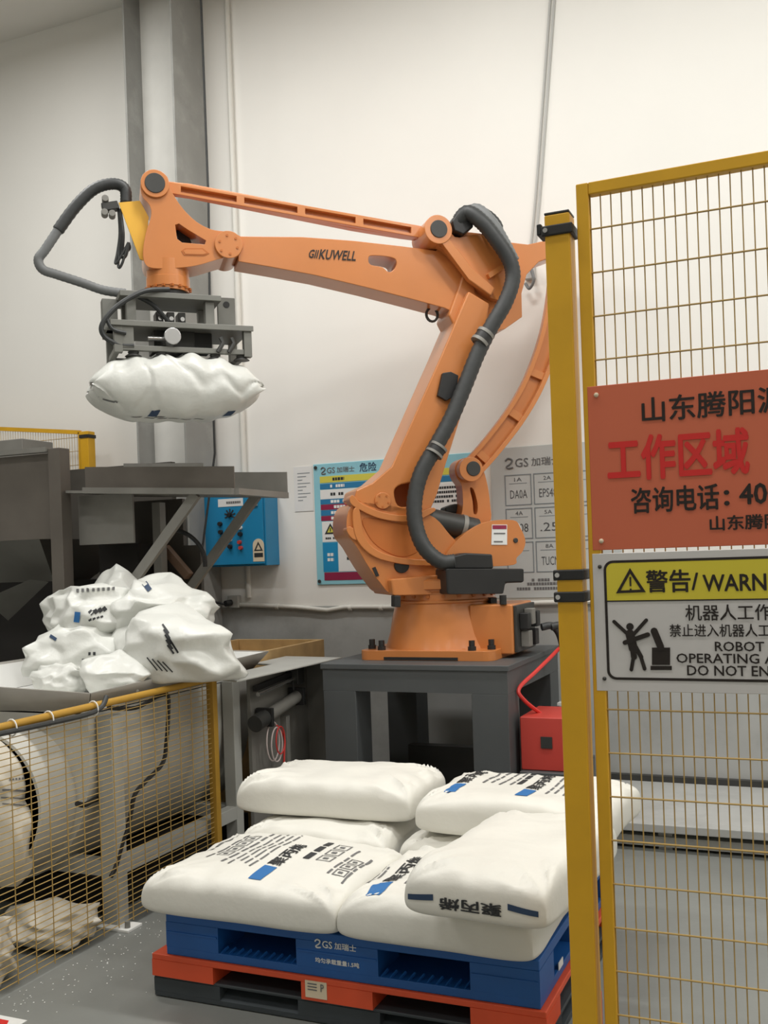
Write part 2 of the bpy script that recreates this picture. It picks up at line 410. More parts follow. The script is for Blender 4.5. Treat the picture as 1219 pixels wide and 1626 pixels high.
# conduits, socket, cables
tr = []
pts = [atY(x, y, WY-.02) for x, y in [(374, 960), (470, 964), (520, 969), (548, 964), (640, 964), (760, 960), (900, 956)]]
tag(MB().tube(pts, .016, n=10).build('cable_conduit', 'conduit', origin=pts[0]), 'white cable conduit running along the top of the grey dado', 'pipe')
MB().tube([pts[-1], pts[-1]+V((5, 0, 0))], .014, n=8).build('conduit_run', 'conduit', bpy.data.objects['cable_conduit'])
for x, y in ((440, 963), (556, 965), (605, 965)):
    p = atY(x, y, WY-.02); MB().cyl(p-X3*.012, p+X3*.012, .021, n=12).build('conduit_clip', 'conduit', bpy.data.objects['cable_conduit'])
a, b = wpx(376, 955, WY)
so = thing('wall_socket', 'small white socket box on the wall under the blue cabinet', 'socket', (a, WY-.03, b-.045))
MB().box(a-.05, a+.04, WY-.05, WY-.001, b-.045, b+.045).build('socket_box', 'frame_grey', so, bevel=.006)
MB().cyl((a-.02, WY-.05, b-.005), (a-.035, WY-.10, b-.01), .022, n=14).build('plug', 'black', so)
pts = spline([(a-.04, WY-.11, b-.012), (a-.14, WY-.12, b-.005), (a-.26, WY-.10, b-.10), (a-.32, WY-.08, b-.25), (a-.36, WY-.06, b-.6), (a-.36, WY-.05, .02)])
MB().tube(pts, .009, n=8).build('plug_cable', 'black', so)
p0, p1 = atY(360, 0, WY-.02), atY(388, 745, WY-.02)
tag(MB().cyl((p0.x, WY-.021, HZ-.01), (p1.x, WY-.021, 1.32), .02, n=12).build('wall_pipe', 'conduit', origin=(p0.x, WY-.021, 1.32)), 'thin white pipe running up the wall right of the steel column', 'pipe')
q = [atY(873, 0, WY-.012), atY(861, 165, WY-.012), atY(848, 335, WY-.012), atY(838, 425, WY-.012)]
q[0] = q[1]+(q[0]-q[1])*((HZ-.01-q[1].z)/(q[0].z-q[1].z))
hc = thing('hanging_cable', 'pale twin cable slanting down the wall to a small grey hook', 'cable', q[-1])
for d in (0, .028): MB().tube(spline([p+V((d, 0, 0)) for p in q]), .007, n=8).build('cable', 'cable_grey', hc)
MB().box(q[-1].x-.02, q[-1].x+.05, WY-.04, WY-.001, q[-1].z-.08, q[-1].z+.01).build('hook_plate', 'cable_grey', hc, bevel=.006)
MB().tube(spline([(q[-1].x+.03, WY-.05, q[-1].z-.02), (q[-1].x+.05, WY-.07, q[-1].z-.1), (q[-1].x+.02, WY-.07, q[-1].z-.15), (q[-1].x-.01, WY-.05, q[-1].z-.11)]), .01, n=8).build('hook', 'hose_grey', hc)
tag(MB().tube([atY(319, 0, 5.93)+V((0, 0, .1)), atY(331, 320, 5.93), atY(333, 500, 5.93), atY(341, 720, 5.93), V((-4.02, 5.93, 1.2))], .008, n=8).build('column_cable', 'hose', origin=(-4.02, 5.93, 1.2)), 'thin dark cable running down the edge of the steel column', 'cable')

# ---------------------------------------------------------------- robot table
T = 1.0
tb = thing('robot_table', 'dark grey steel table carrying the orange robot', 'table', (-2.03, 5.6, 0))
tx0, tx1, ty0, ty1 = -2.57, -1.5, 5.04, 6.14
MB().box(tx0-.01, tx1+.01, ty0-.01, ty1+.01, T-.03, T).build('table_top', 'table_grey', tb, bevel=.004)
MB().box(tx0, tx1, ty0, ty0+.02, T-.15, T-.03).build('front_apron', 'table_grey', tb)
MB().box(tx1-.02, tx1, ty0+.02, ty1, T-.15, T-.03).build('side_apron', 'table_grey', tb)
MB().box(tx0, tx0+.02, ty0+.02, ty1, T-.15, T-.03).build('side_apron', 'table_grey', tb)
MB().box(tx0+.02, tx1-.02, ty1-.02, ty1, T-.15, T-.03).build('back_apron', 'table_grey', tb)
for (x, y) in ((tx0, ty0), (tx1-.2, ty0), (tx0, ty1-.2), (tx1-.2, ty1-.2)):
    MB().box(x, x+.2, y, y+.2, 0, T-.15).build('leg', 'table_grey', tb, bevel=.004)
MB().box(tx0+.21, tx1-.21, 5.75, 5.83, .18, .42).build('lower_beam', 'dark_metal', tb)
MB().box(tx0+.01, tx1-.01, ty0+.21, ty1-.21, .10, .16).build('lower_shelf', 'dark_metal', tb)
# red box on its stand, to the right of the table
r0, r1 = atY(812, 1140, 5.12), atY(866, 1228, 5.12)
sd = MB().box(-1.47, -1.18, 5.10, 5.62, 0, .44).build('equipment_stand', 'table_grey', bevel=.004, origin=(-1.3, 5.36, 0)); tag(sd, 'low dark grey plinth under the small red box', 'plinth')
rb = thing('red_transformer_box', 'small red metal box beside the robot table leg', 'box', (-1.33, 5.4, .44))
MB().box(-1.47, -1.22, 5.14, 5.52, .442, .72).build('case', 'red_box', rb, bevel=.006)
MB().box(-1.36, -1.30, 5.134, 5.14, .56, .62).build('label_plate', 'dark_metal', rb)
pts = spline([(-1.40, 5.3, .715), (-1.46, 5.2, .80), (-1.485, 5.2, .86), (-1.44, 5.4, .93), (-1.4, 5.65, 1.0), (-1.36, 5.9, 1.08)])
MB().tube(pts, .011, n=8).build('red_cable', 'red_tube', rb)

# ---------------------------------------------------------------- robot
BASE = V((-2.03, 5.6, T))
PSI = YAW+rad(15)
UD = V((-math.cos(PSI), -math.sin(PSI), 0)); WD = V((math.sin(PSI), -math.cos(PSI), 0))
def rp(x, y, wv):
    d = ray(x, y); o = BASE+WD*wv; t = (o-EYE).dot(WD)/d.dot(WD); p = EYE+d*t
    return ((p-BASE).dot(UD), p.z-BASE.z)
def rw(u, z, wv): return BASE+UD*u+WD*wv+Z3*z
def r3(x, y, wv): return rw(*rp(x, y, wv), wv)
rob = thing('palletizing_robot', 'large orange palletizing robot arm on a dark grey table', 'robot', BASE)
def rprism(name, m, px, w0, w1, holes=(), parent=None, bevel=.008, wref=None):
    wr_ = w0 if wref is None else wref
    return MB().prism([rp(x, y, wr_) for x, y in px], BASE, UD, Z3, WD, w0, w1, holes=[[rp(x, y, wr_) for x, y in h] for h in holes]).build(name, m, parent or rob, bevel=bevel, smooth=30)
def rcyl(name, m, x, y, rpx, w0, w1, parent=None, bevel=.003, r2=None, n=36):
    u, z = rp(x, y, max(w0, w1)); k = 5.75/1600
    return MB().cyl(rw(u, z, w1), rw(u, z, w0), rpx*k, None if r2 is None else r2*k, n=n).build(name, m, parent or rob, bevel=bevel)
def sm(pts, k=5):
    """smooth closed pixel outline"""
    n = len(pts); out = []
    for i in range(n):
        p0, p1, p2, p3 = [V(pts[(i+j) % n]+(0,)) for j in (-1, 0, 1, 2)]
        for j in range(k):
            t = j/k; q = .5*((2*p1)+(p2-p0)*t+(2*p0-5*p1+4*p2-p3)*t*t+(3*p1-p0-3*p2+p3)*t**3); out.append((q.x, q.y))
    return out
# base plate and pedestal (square with the table)
bp = MB().prism(rrect(-.40, .40, -.38, .38, .06), BASE, X3, Y3, Z3, 0, .055).build('base_plate', 'orange', rob, bevel=.01)
MB().box(BASE.x-.24, BASE.x+.20, BASE.y-.385, BASE.y-.375, T+.004, T+.02).build('plate_slot', 'black', bp)
for (x, y) in ((-.36, -.27), (-.27, -.34), (.27, -.34), (.36, -.27), (-.36, .27), (-.27, .34), (.27, .34), (.36, .27)):
    p = BASE+V((x, y, .055)); q = MB().cyl(p, p+Z3*.022, .023, n=16).cyl(p+Z3*.022, p+Z3*.055, .017, n=6).build('anchor_bolt', 'black', bp)
MB().lathe([(.36, .05), (.345, .09), (.33, .14), (.315, .22), (.30, .28), (.292, .31), (.30, .315), (.30, .325), (.285, .33), (.285, .375), (.295, .38), (.295, .39)], Matrix.Translation(BASE), n=64).build('pedestal', 'orange', rob, smooth=25)
for k in range(20):
    a = 2*math.pi*k/20; p = BASE+V((.286*math.cos(a), .286*math.sin(a), .352)); MB().cyl(p, p+V((.008*math.cos(a), .008*math.sin(a), 0)), .012, n=10).build('ring_bolt', 'orange_dark', rob)
jb = MB().box(BASE.x+.22, BASE.x+.47, BASE.y-.22, BASE.y+.20, T+.02, T+.30).build('junction_box', 'orange', rob, bevel=.012)
MB().box(BASE.x+.47, BASE.x+.49, BASE.y-.20, BASE.y+.18, T+.03, T+.29).build('connector_panel', 'dark_metal', jb, bevel=.004)
for k, (yy, zz) in enumerate([(-.12, .20), (-.02, .22), (.08, .2), (-.1, .1), (.04, .1)]):
    p = BASE+V((.49, yy, zz)); MB().box(p.x, p.x+.05, p.y-.035, p.y+.035, p.z-.045, p.z+.045).build('connector', 'steel' if k % 2 else 'black', jb, bevel=.005)
p = BASE+V((.42, -.22, .30)); MB().cyl(p, p+Z3*.05, .02, n=12).build('anchor_bolt', 'black', jb)
pts = spline([BASE+V((.56, .06, .15)), BASE+V((.62, .10, .15)), BASE+V((.66, .13, .05)), BASE+V((.68, .15, -.25)), BASE+V((.65, .16, -.6)), BASE+V((.65, .16, -.985))])
sc_ = thing('supply_cable', 'pair of thick black cables hanging from the robot base to the floor', 'cable', pts[-1])
for d in (0, .05): MB().tube([p+V((d, d*.4, 0)) for p in pts], .022, n=10).build('cable', 'hose', sc_)
for z in (-.30, -.62): MB().box(BASE.x+.62, BASE.x+.76, BASE.y+.12, BASE.y+.20, T+z-.008, T+z+.008).build('cable_tie', 'white', sc_)
# turret
MB().lathe([(.30, .39), (.315, .395), (.315, .44), (.30, .45)], Matrix.Translation(BASE), n=64).build('slewing_ring', 'orange', rob, smooth=25)
turret = rprism('turret', 'orange', sm([(553, 812), (551, 846), (566, 868), (585, 900), (604, 926), (626, 944), (700, 946), (760, 946), (772, 915), (745, 880), (715, 850), (690, 822), (650, 808), (600, 800), (568, 798)], 4), .17, -.20, bevel=.02)
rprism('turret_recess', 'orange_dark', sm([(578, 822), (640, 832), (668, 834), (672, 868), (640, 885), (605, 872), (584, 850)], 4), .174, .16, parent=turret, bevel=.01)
rprism('turret_rib', 'orange', sm([(570, 806), (578, 850), (600, 874), (640, 886), (690, 890), (690, 898), (640, 896), (594, 884), (566, 856), (560, 815)], 4), .195, .16, parent=turret, bevel=.008)
rcyl('access_hole', 'black', 638, 898, 12, .182, .16, parent=turret)
rprism('slot', 'black', [(591, 902), (596, 900), (602, 914), (597, 916)], .176, .16, parent=turret, bevel=0)
rprism('turret_foot', 'orange', [(620, 920), (706, 912), (706, 944), (624, 946)], .24, -.2, parent=turret, bevel=.012)
rprism('turret_lug', 'orange', sm([(550, 842), (556, 836), (570, 846), (572, 856), (560, 856)], 3), .19, .10, parent=turret, bevel=.006)
rcyl('grease_port', 'black', 630, 950, 5, .2, .24, parent=turret)
for (x, y) in ((631, 952), (784, 955)): rprism('stop_block', 'black', [(x-5, y-6), (x+5, y-6), (x+5, y+12), (x-5, y+12)], .27, .2, parent=turret, bevel=.003)
# fan plate on the rear of the turret, with label
fan = rprism('rear_plate', 'orange', sm([(706, 886), (722, 862), (745, 842), (775, 828), (815, 826), (826, 838), (834, 858), (830, 875), (820, 886), (815, 897), (760, 900), (715, 900)], 4), .20, .06, bevel=.012)
rprism('rating_label', 'poster_white', [(781, 833), (805, 833), (805, 865), (780, 865)], .204, .2, parent=fan, bevel=0)
rprism('label_band', 'poster_maroon', [(782, 834), (804, 834), (804, 840), (782, 840)], .206, .2, parent=fan, bevel=0)
rprism('printed_line', 'print_grey', [(784, 846), (802, 846), (802, 848), (784, 848)], .206, .2, parent=fan, bevel=0)
rprism('printed_line', 'print_grey', [(784, 859), (798, 859), (798, 861), (784, 861)], .206, .2, parent=fan, bevel=0)
rcyl('pin', 'dark_metal', 819, 858, 4, .208, .19, parent=fan)
MB().tube(spline([r3(812, 832, .1), r3(822, 834, .1), r3(826, 845, .1), r3(824, 858, .1)]), .012, n=8).build('vent_hose', 'cable_grey', fan)
# black equipment box on the turret side
eb = rprism('cable_box', 'black', [(708, 903), (832, 903), (832, 925), (803, 926), (800, 943), (710, 944)], .40, .20, bevel=.012)
rprism('cable_box_lid', 'black', [(716, 884), (740, 878), (782, 880), (784, 903), (712, 903)], .36, .22, parent=eb, bevel=.01)
# motors
mo = rprism('motor', 'black', [(676, 808), (700, 812), (760, 832), (762, 850), (720, 890), (690, 885), (668, 850)], .12, -.05, bevel=.02)
u0, z0 = rp(668, 822, .12); u1, z1 = rp(758, 842, .12)
MB().cyl(rw(u0, z0, .1), rw(u1, z1, .1), .07, n=24).build('motor_housing', 'dark_metal', rob, bevel=.006)
MB().cyl(rw(u1+.10, z1+.025, .1), rw(u1+.075, z1+.018, .1), .074, n=24).build('motor_band', 'steel', rob)
rprism('motor_connector', 'white', [(684, 852), (690, 850), (691, 878), (685, 880)], .13, .11, bevel=.003)
rprism('motor_cap', 'black', [(706, 806), (722, 800), (742, 800), (742, 816), (708, 814)], -.05, -.15, bevel=.01)
# lower arm
la = rprism('lower_arm', 'orange', [(744, 462), (777, 482), (771, 525), (758, 575), (726, 680), (707, 740), (694, 785), (684, 808), (660, 818), (620, 816), (585, 806), (562, 793), (566, 778), (592, 766), (622, 740), (649, 680), (700, 565)], .17, -.13, bevel=.022, holes=[sm([(626, 782), (632, 772), (648, 767), (664, 768), (664, 800), (650, 804), (632, 803)], 3)])
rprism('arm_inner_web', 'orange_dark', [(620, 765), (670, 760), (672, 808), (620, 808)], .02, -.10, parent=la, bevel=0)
rprism('shoulder_lip', 'orange', sm([(560, 786), (575, 800), (610, 814), (650, 818), (684, 806), (690, 812), (655, 828), (605, 824), (565, 806), (555, 795)], 4), .195, .10, parent=la, bevel=.008)
ci = rcyl('bearing_cap', 'orange', 608, 795, 13, .182, .16, parent=la)
for k in range(5):
    a = rad(20+72*k); rcyl('cap_screw', 'orange_dark', 608+9.5*math.cos(a), 795+9.5*math.sin(a), 1.6, .186, .18, parent=la, bevel=0, n=8)
rprism('arm_neck', 'orange', [(738, 428), (748, 428), (756, 466), (779, 486), (755, 500), (722, 520), (712, 500), (730, 450)], .12, -.12, parent=la, bevel=.012)
rprism('hose_bracket', 'black', [(703, 592), (716, 590), (728, 596), (724, 628), (709, 636), (695, 628)], .20, .17, parent=la, bevel=.004)
# upper arm (boom)
ua = rprism('upper_arm', 'orange', [(378, 375), (480, 376), (560, 382), (640, 391), (692, 398), (716, 376), (742, 368), (775, 372), (805, 384), (838, 388), (888, 377), (898, 388), (892, 402), (855, 416), (836, 436), (828, 466), (829, 503), (802, 522), (773, 530), (740, 506), (706, 489), (650, 474), (580, 456), (500, 437), (430, 424), (378, 415)], .10, -.10, bevel=.014,
            holes=[sm([(585, 410), (590, 406), (612, 407), (628, 412), (628, 424), (618, 432), (607, 424), (588, 420)], 3)])
for wv, dw in ((.102, .0), ):
    for body, xa, xb in (('GII', 489, 503), ('KUWELL', 506, 564)):
        pts2, fs = fit_text(body, 0, 1, 0, 1, bold=.02)
        A, Bq, Cq = r3(xa, 411 if xa > 500 else 409, wv), r3(xb, 414 if xa > 500 else 410, wv), r3(xa, 396, wv)
        sh = UD*-.012
        MB().add([A+(Bq-A)*a+(Cq-A)*b+sh*b+WD*(k*.0003) for a, b, k in pts2], fs).build('brand_lettering', 'letter_black', ua)
for k in range(2):
    pp = r3(685, 492, .0); MB().tube([pp+UD*(.035*math.cos(t))+Z3*(-.03+.04*math.sin(t))+WD*(.01*k) for t in [2*math.pi*i/16 for i in range(16)]], .007, n=6, closed=True).build('lifting_eye', 'dark_metal', ua)
rcyl('elbow_shaft', 'orange', 772, 440, 22, .15, -.15, parent=ua)
# triangular lever at the elbow
tl = rprism('elbow_lever', 'orange', sm([(690, 343), (710, 350), (722, 376), (760, 372), (800, 386), (822, 410), (826, 440), (812, 470), (788, 476), (764, 462), (735, 428), (705, 396), (678, 384), (671, 364)], 4), .155, .10, bevel=.008)
rprism('lever_rib', 'orange', [(700, 384), (712, 376), (752, 428), (786, 458), (780, 470), (746, 446)], .195, .15, parent=tl, bevel=.008)
rprism('lever_rib', 'orange', [(774, 434), (806, 414), (810, 420), (778, 442)], .185, .15, parent=tl, bevel=.006)
rcyl('pivot_hub', 'orange', 696, 364, 23, .20, -.06, parent=tl)
rcyl('pivot_cap', 'dark_metal', 697, 363, 14, .206, .19, parent=tl)
# top link
tk = rprism('top_link', 'orange', [(262, 287), (300, 291), (380, 306), (470, 323), (560, 341), (640, 355), (682, 361), (680, 380), (640, 375), (560, 362), (470, 344), (380, 326), (300, 310), (262, 305)], .04, -.02, bevel=.006)
def lerp2(a, b, t): return (a[0]+(b[0]-a[0])*t, a[1]+(b[1]-a[1])*t)
T0, T1, B0, B1 = (262, 287), (682, 361), (262, 305), (682, 380)
hs = []
for a, b in ((.06, .27), (.30, .50), (.53, .72), (.75, .93)):
    t0, t1 = lerp2(T0, T1, a), lerp2(T0, T1, b); b0, b1 = lerp2(B0, B1, a), lerp2(B0, B1, b)
    hs.append([lerp2(t0, b0, .25), lerp2(t1, b1, .25), lerp2(t1, b1, .75), lerp2(t0, b0, .75)])
rprism('link_flange', 'orange', [(262, 287), (682, 361), (682, 380), (262, 305)], .075, .04, holes=hs, parent=tk, bevel=.003)
# wrist
wr_ = rprism('wrist', 'orange', sm([(223, 291), (231, 275), (248, 270), (265, 280), (269, 296), (277, 312), (292, 333), (312, 352), (335, 364), (360, 368), (383, 376), (386, 392), (374, 404), (345, 412), (310, 422), (270, 426), (236, 424), (227, 405), (231, 372), (240, 342), (237, 325), (226, 312)], 4), .11, -.11, bevel=.012,
             holes=[[(278, 357), (284, 355), (297, 364), (327, 382), (325, 388), (289, 385), (281, 379)]])
rcyl('pivot_hub', 'orange', 246, 291, 21, .125, -.12, parent=wr_)
rcyl('pivot_cap', 'dark_metal', 246, 290, 15, .13, .1, parent=wr_)
rcyl('wrist_joint', 'orange', 363, 388, 21, .13, -.13, parent=wr_)
for k in range(6):
    a = rad(60*k+20); rcyl('cap_screw', 'orange_dark', 363+15*math.cos(a), 388+15*math.sin(a), 2, .134, .12, parent=wr_, bevel=0, n=8)
rprism('raised_badge', 'orange_dark', [(288, 398), (294, 394), (322, 394), (332, 402), (324, 406), (292, 405)], .113, .10, parent=wr_, bevel=0)
rprism('badge_face', 'orange', [(291, 398), (296, 396), (321, 396), (328, 402), (322, 404), (294, 403)], .115, .10, parent=wr_, bevel=0)
rprism('wrist_web', 'black', [(279, 360), (288, 358), (300, 376), (305, 388), (284, 386)], .0, -.04, parent=wr_, bevel=0)
uw, zw = rp(266, 424, 0)
MW = Matrix.Translation(rw(uw, zw, 0))
MB().lathe([(.115, .02), (.115, -.07), (.118, -.072), (.118, -.125), (.112, -.127), (.112, -.145)], MW, n=48).build('wrist_flange', 'orange', rob, smooth=25)
for k in range(16):
    a = 2*math.pi*k/16; p = rw(uw, zw, 0)+V((.117*math.cos(a), .117*math.sin(a), -.128)); MB().box(p.x-.008, p.x+.008, p.y-.008, p.y+.008, p.z-.006, p.z+.006).build('flange_bolt', 'orange_dark', rob)
MB().lathe([(.10, -.145), (.10, -.18)], MW, n=40).build('flange_ring', 'black', rob)
yb = MB().prism([rp(x, y, .06) for x, y in [(188, 322), (222, 319), (236, 345), (230, 415), (222, 412)]], BASE, UD, Z3, WD, .055, .065).build('side_plate', 'yellow_plate', rob, bevel=.002)
# connector block and loose leads at the yellow plate
vb = rprism('valve_block', 'dark_metal', [(160, 322), (186, 318), (190, 330), (164, 334)], .06, .0, parent=None, bevel=.004)
for (x, y) in ((167, 314), (166, 336), (178, 338)): rcyl('fitting', 'steel', x, y, 5, .07, .01, parent=vb)
for k, (x, y) in enumerate([(183, 418), (188, 424), (195, 410), (200, 400)]):
    MB().tube(spline([r3(188+k, 332, .03), r3(190+2*k, 370, .03+.01*k), r3((190+x)/2, 400, .03), r3(x, y, .03), r3(x+6, y-6, .04), r3(204, 385, .05)]), .007, n=6).build('loose_lead', 'hose', rob)
# connecting rod and crank at the rear
cr = rprism('crank', 'orange', sm([(722, 748), (726, 733), (745, 726), (762, 736), (772, 762), (778, 800), (776, 830), (735, 830), (735, 800), (733, 772), (726, 760)], 4), .05, -.06, bevel=.01, holes=[sm([(746, 775), (752, 778), (758, 800), (757, 815), (752, 815), (750, 795)], 3)])
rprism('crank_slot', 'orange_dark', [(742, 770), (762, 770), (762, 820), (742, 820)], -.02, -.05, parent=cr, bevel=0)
rcyl('pivot_hub', 'orange', 748, 745, 20, .12, -.06, parent=cr)
rcyl('pivot_cap', 'dark_metal', 752, 744, 12, .126, .11, parent=cr)
def offs(path, d):
    out = []
    for i, p in enumerate(path):
        a = path[max(i-1, 0)]; b = path[min(i+1, len(path)-1)]; t = V((b[0]-a[0], b[1]-a[1], 0)).normalized(); out.append((p[0]-t.y*d, p[1]+t.x*d))
    return out
cpath = [(q.x, q.y) for q in spline([(x, y, 0) for x, y in [(750, 744), (782, 708), (822, 655), (852, 600), (876, 530), (888, 460), (890, 392)]], 6)]
rprism('connecting_rod', 'orange', offs(cpath, 16)+offs(cpath, -16)[::-1], .03, -.02, bevel=.004)
cro = bpy.data.objects['connecting_rod']
for sgn in (-1, 1): rprism('rod_flange', 'orange', offs(cpath, sgn*17)+offs(cpath, sgn*10)[::-1], .07, .03, parent=cro, bevel=.003)
for i in (3, 11, 18, 26):
    a, b = cpath[i], cpath[i+1]; t = V((b[0]-a[0], b[1]-a[1], 0)).normalized(); n_ = (-t.y, t.x)
    rprism('rod_web', 'orange', [(a[0]+n_[0]*12, a[1]+n_[1]*12), (a[0]-n_[0]*12, a[1]-n_[1]*12), (a[0]-n_[0]*12+t.x*12, a[1]-n_[1]*12+t.y*12), (a[0]+n_[0]*12+t.x*12, a[1]+n_[1]*12+t.y*12)], .055, .03, parent=cro, bevel=.003)
# hose packages
def ribbed(pts, r, k=10, step=1):
    P = spline(pts, k); return P, [r*(1.0 if i % 2 else .93) for i in range(len(P))]
P, R_ = ribbed([r3(x, y, wv) for x, y, wv in [(728, 352, .16), (742, 338, .2), (764, 352, .24), (786, 378, .26), (808, 412, .27), (814, 442, .27), (802, 480, .27), (780, 518, .26), (758, 562, .25), (738, 612, .25), (716, 664, .25), (690, 712, .25), (668, 752, .25), (658, 795, .26), (660, 835, .28), (674, 870, .31), (700, 892, .34), (722, 892, .36)]], .046)
MB().tube(P, R_, n=14).build('hose_package', 'hose', rob, smooth=60)
P, R_ = ribbed([r3(x, y, wv) for x, y, wv in [(736, 344, .10), (756, 332, .14), (780, 352, .2), (800, 384, .22), (816, 415, .23)]], .034)
MB().tube(P, R_, n=12).build('hose_sleeve', 'hose_grey', rob, smooth=60)
P, R_ = ribbed([r3(x, y, wv) for x, y, wv in [(738, 342, .0), (768, 338, .02), (790, 358, .05), (786, 376, .10), (775, 362, .12)]], .03)
MB().tube(P, R_, n=12).build('hose_loop', 'hose', rob, smooth=60)
rprism('hose_clamp', 'black', [(718, 350), (726, 338), (746, 338), (752, 360), (736, 372), (722, 366)], .2, .1, bevel=.008)
for (x, y, x2, y2) in ((772, 528, 760, 545), (697, 708, 688, 722)):
    a, b = r3(x, y, .26), r3(x2, y2, .26); d = (b-a)*.12
    hb = MB().cyl(a, b, .05, n=16).build('hose_clamp', 'black', rob); MB().cyl(a, a+d*2, .054, n=16).build('clamp_band', 'steel', hb); MB().cyl(b-d*2, b, .054, n=16).build('clamp_band', 'steel', hb)
P, R_ = ribbed([r3(x, y, wv) for x, y, wv in [(200, 322, .03), (198, 300, .03), (180, 292, .03), (150, 300, .03), (120, 328, .03), (92, 366, .03)]], .032)
MB().tube(P, R_, n=12).build('air_hose', 'hose', rob, smooth=60)
P, R_ = ribbed([r3(x, y, wv) for x, y, wv in [(92, 366, .03), (72, 396, .03), (61, 412, .03), (68, 428, .03), (90, 436, .03), (130, 449, .03), (165, 461, .02), (200, 466, .02)]], .026)
MB().tube(P, R_, n=12).build('air_hose', 'hose_grey', rob, smooth=60)

# ---------------------------------------------------------------- gripper (part of the robot)
GA = PSI+rad(6)
GX = V((math.cos(GA), math.sin(GA), 0)); GY = V((-math.sin(GA), math.cos(GA), 0))   # GX to the right and away, GY away
G0 = rw(uw, zw, 0)-Z3*.18
MG = Matrix.Translation(G0) @ Matrix(((GX.x, GY.x, 0, 0), (GX.y, GY.y, 0, 0), (0, 0, 1, 0), (0, 0, 0, 1)))
gr = MB().box(-.28, .26, -.15, .15, -.03, 0, MG).build('gripper', 'gripper_grey', rob, bevel=.003)
gr['label'] = 'grey steel bag gripper'
def gb(name, m, *a, bevel=.003): return MB().box(*a, MG).build(name, m, gr, bevel=bevel)
gb('main_plate', 'gripper_grey', -.34, .42, -.20, .22, -.19, -.175)
gb('plate_edge', 'gripper_grey', -.34, .42, -.205, -.195, -.20, -.17)
for (x, y) in ((-.22, -.1), (-.22, .1), (.2, -.1), (.2, .1)): gb('spacer_post', 'gripper_grey', x-.025, x+.025, y-.025, y+.025, -.175, -.03)
gb('lug_plate', 'gripper_grey', .27, .37, .0, .02, -.185, .03)
MB().cyl(MG @ V((.32, -.004, -.01)), MG @ V((.32, .0, -.01)), .018, n=16).build('lug_hole', 'black', gr)
for x in (-.06, .0, .06):
    gb('valve', 'dark_metal', x-.02, x+.02, -.05, .05, -.185, -.08); MB().cyl(MG @ V((x, -.051, -.12)), MG @ V((x, -.07, -.12)), .012, n=10).build('valve_port', 'chrome', gr)
for (x, y) in ((-.30, -.17), (.39, -.17), (-.30, .19), (.39, .19)): gb('upright', 'gripper_grey', x-.022, x+.022, y-.022, y+.022, -.338, -.19)
gb('upright_plate', 'gripper_grey', -.30, -.22, -.19, -.175, -.31, -.19)
for y in (-.17, .19): gb('lower_rail', 'gripper_grey', -.30, .39, y-.015, y+.015, -.325, -.297)
for x in (-.30, .39): gb('end_rail', 'gripper_grey', x-.015, x+.015, -.17, .19, -.325, -.297)
gb('drive_block', 'dark_metal', -.10, .12, -.08, .12, -.295, -.19)
gb('drive_block', 'black', .10, .22, -.06, .10, -.285, -.19)
MB().cyl(MG @ V((-.14, -.13, -.245)), MG @ V((.0, -.13, -.245)), .014, n=12).build('piston_rod', 'chrome', gr)
MB().cyl(MG @ V((-.02, -.21, -.245)), MG @ V((-.02, -.06, -.245)), .045, n=24).build('air_cylinder', 'chrome', gr, bevel=.004)
for i in range(5):
    for y in (-.15, .17):
        x = -.22+i*.145
        c = MB().cyl(MG @ V((x, y, -.31)), MG @ V((x, y, -.335)), .012, n=10).lathe([(.02, 0), (.03, -.01), (.026, -.02), (.042, -.03), (.045, -.034)], MG @ Matrix.Translation((x, y, -.318)), n=20).build('suction_cup', 'dark_metal', gr)
for x in (.24, .30): MB().tube([MG @ V((x, -.19, -.24)), MG @ V((x+.01, -.2, -.27)), MG @ V((x-.02, -.2, -.32))], .012, n=8).build('hose_fitting', 'dark_metal', gr)
P = spline([MG @ V(p) for p in [(-.02, -.14, .02), (-.16, -.18, -.01), (-.30, -.2, -.10), (-.38, -.2, -.20), (-.37, -.19, -.26), (-.30, -.18, -.295), (-.22, -.18, -.30)]])
MB().tube(P, .013, n=8).build('gripper_hose', 'hose', gr)
P = spline([MG @ V(p) for p in [(-.36, -.2, -.16), (-.33, -.2, -.22), (-.26, -.2, -.24)]])
MB().tube(P, .010, n=8).build('gripper_hose', 'hose', gr)
P = spline([MG @ V(p) for p in [(-.20, -.1, -.01), (-.10, -.1, -.06), (-.02, -.08, -.14)]])
MB().tube(P, .012, n=8).build('gripper_hose', 'hose', gr)
gb('hose_adapter', 'gripper_grey', -.36, -.28, -.03, .05, -.19, -.02)

# ---------------------------------------------------------------- right fence and signs
FY = 2.47
fz = atY(920, 295, FY).z
FX0 = -.515
rf = thing('safety_fence', 'yellow safety fence panel carrying the red and the white sign', 'fence', (FX0, FY, 0))
MB().box(FX0, FX0+.03, FY-.015, FY+.015, .12, fz).build('panel_upright', 'yellow', rf, bevel=.003)
MB().box(1.17, 1.2, FY-.015, FY+.015, .12, fz).build('panel_upright', 'yellow', rf, bevel=.003)
MB().box(FX0+.03, 1.17, FY-.015, FY+.015, fz-.03, fz).build('top_rail', 'yellow', rf, bevel=.003)
MB().box(FX0+.03, 1.17, FY-.015, FY+.015, .12, .15).build('bottom_rail', 'yellow', rf, bevel=.003)
wv_ = MB().cyl((0, 0, 0), (0, 0, fz-.16), .0017, n=6).build('wire', 'wire_yellow', rf)
wv_.location = V((-.4836, FY, .14))
for k in range(1, 66):
    c = wv_.copy(); COL.objects.link(c); c.location = V((-.4836+k*.0249, FY, .14))
zs = [atY(932, y, FY).z for y in (366, 434.5, 504.5, 574)]
dz = (zs[0]-zs[3])/3
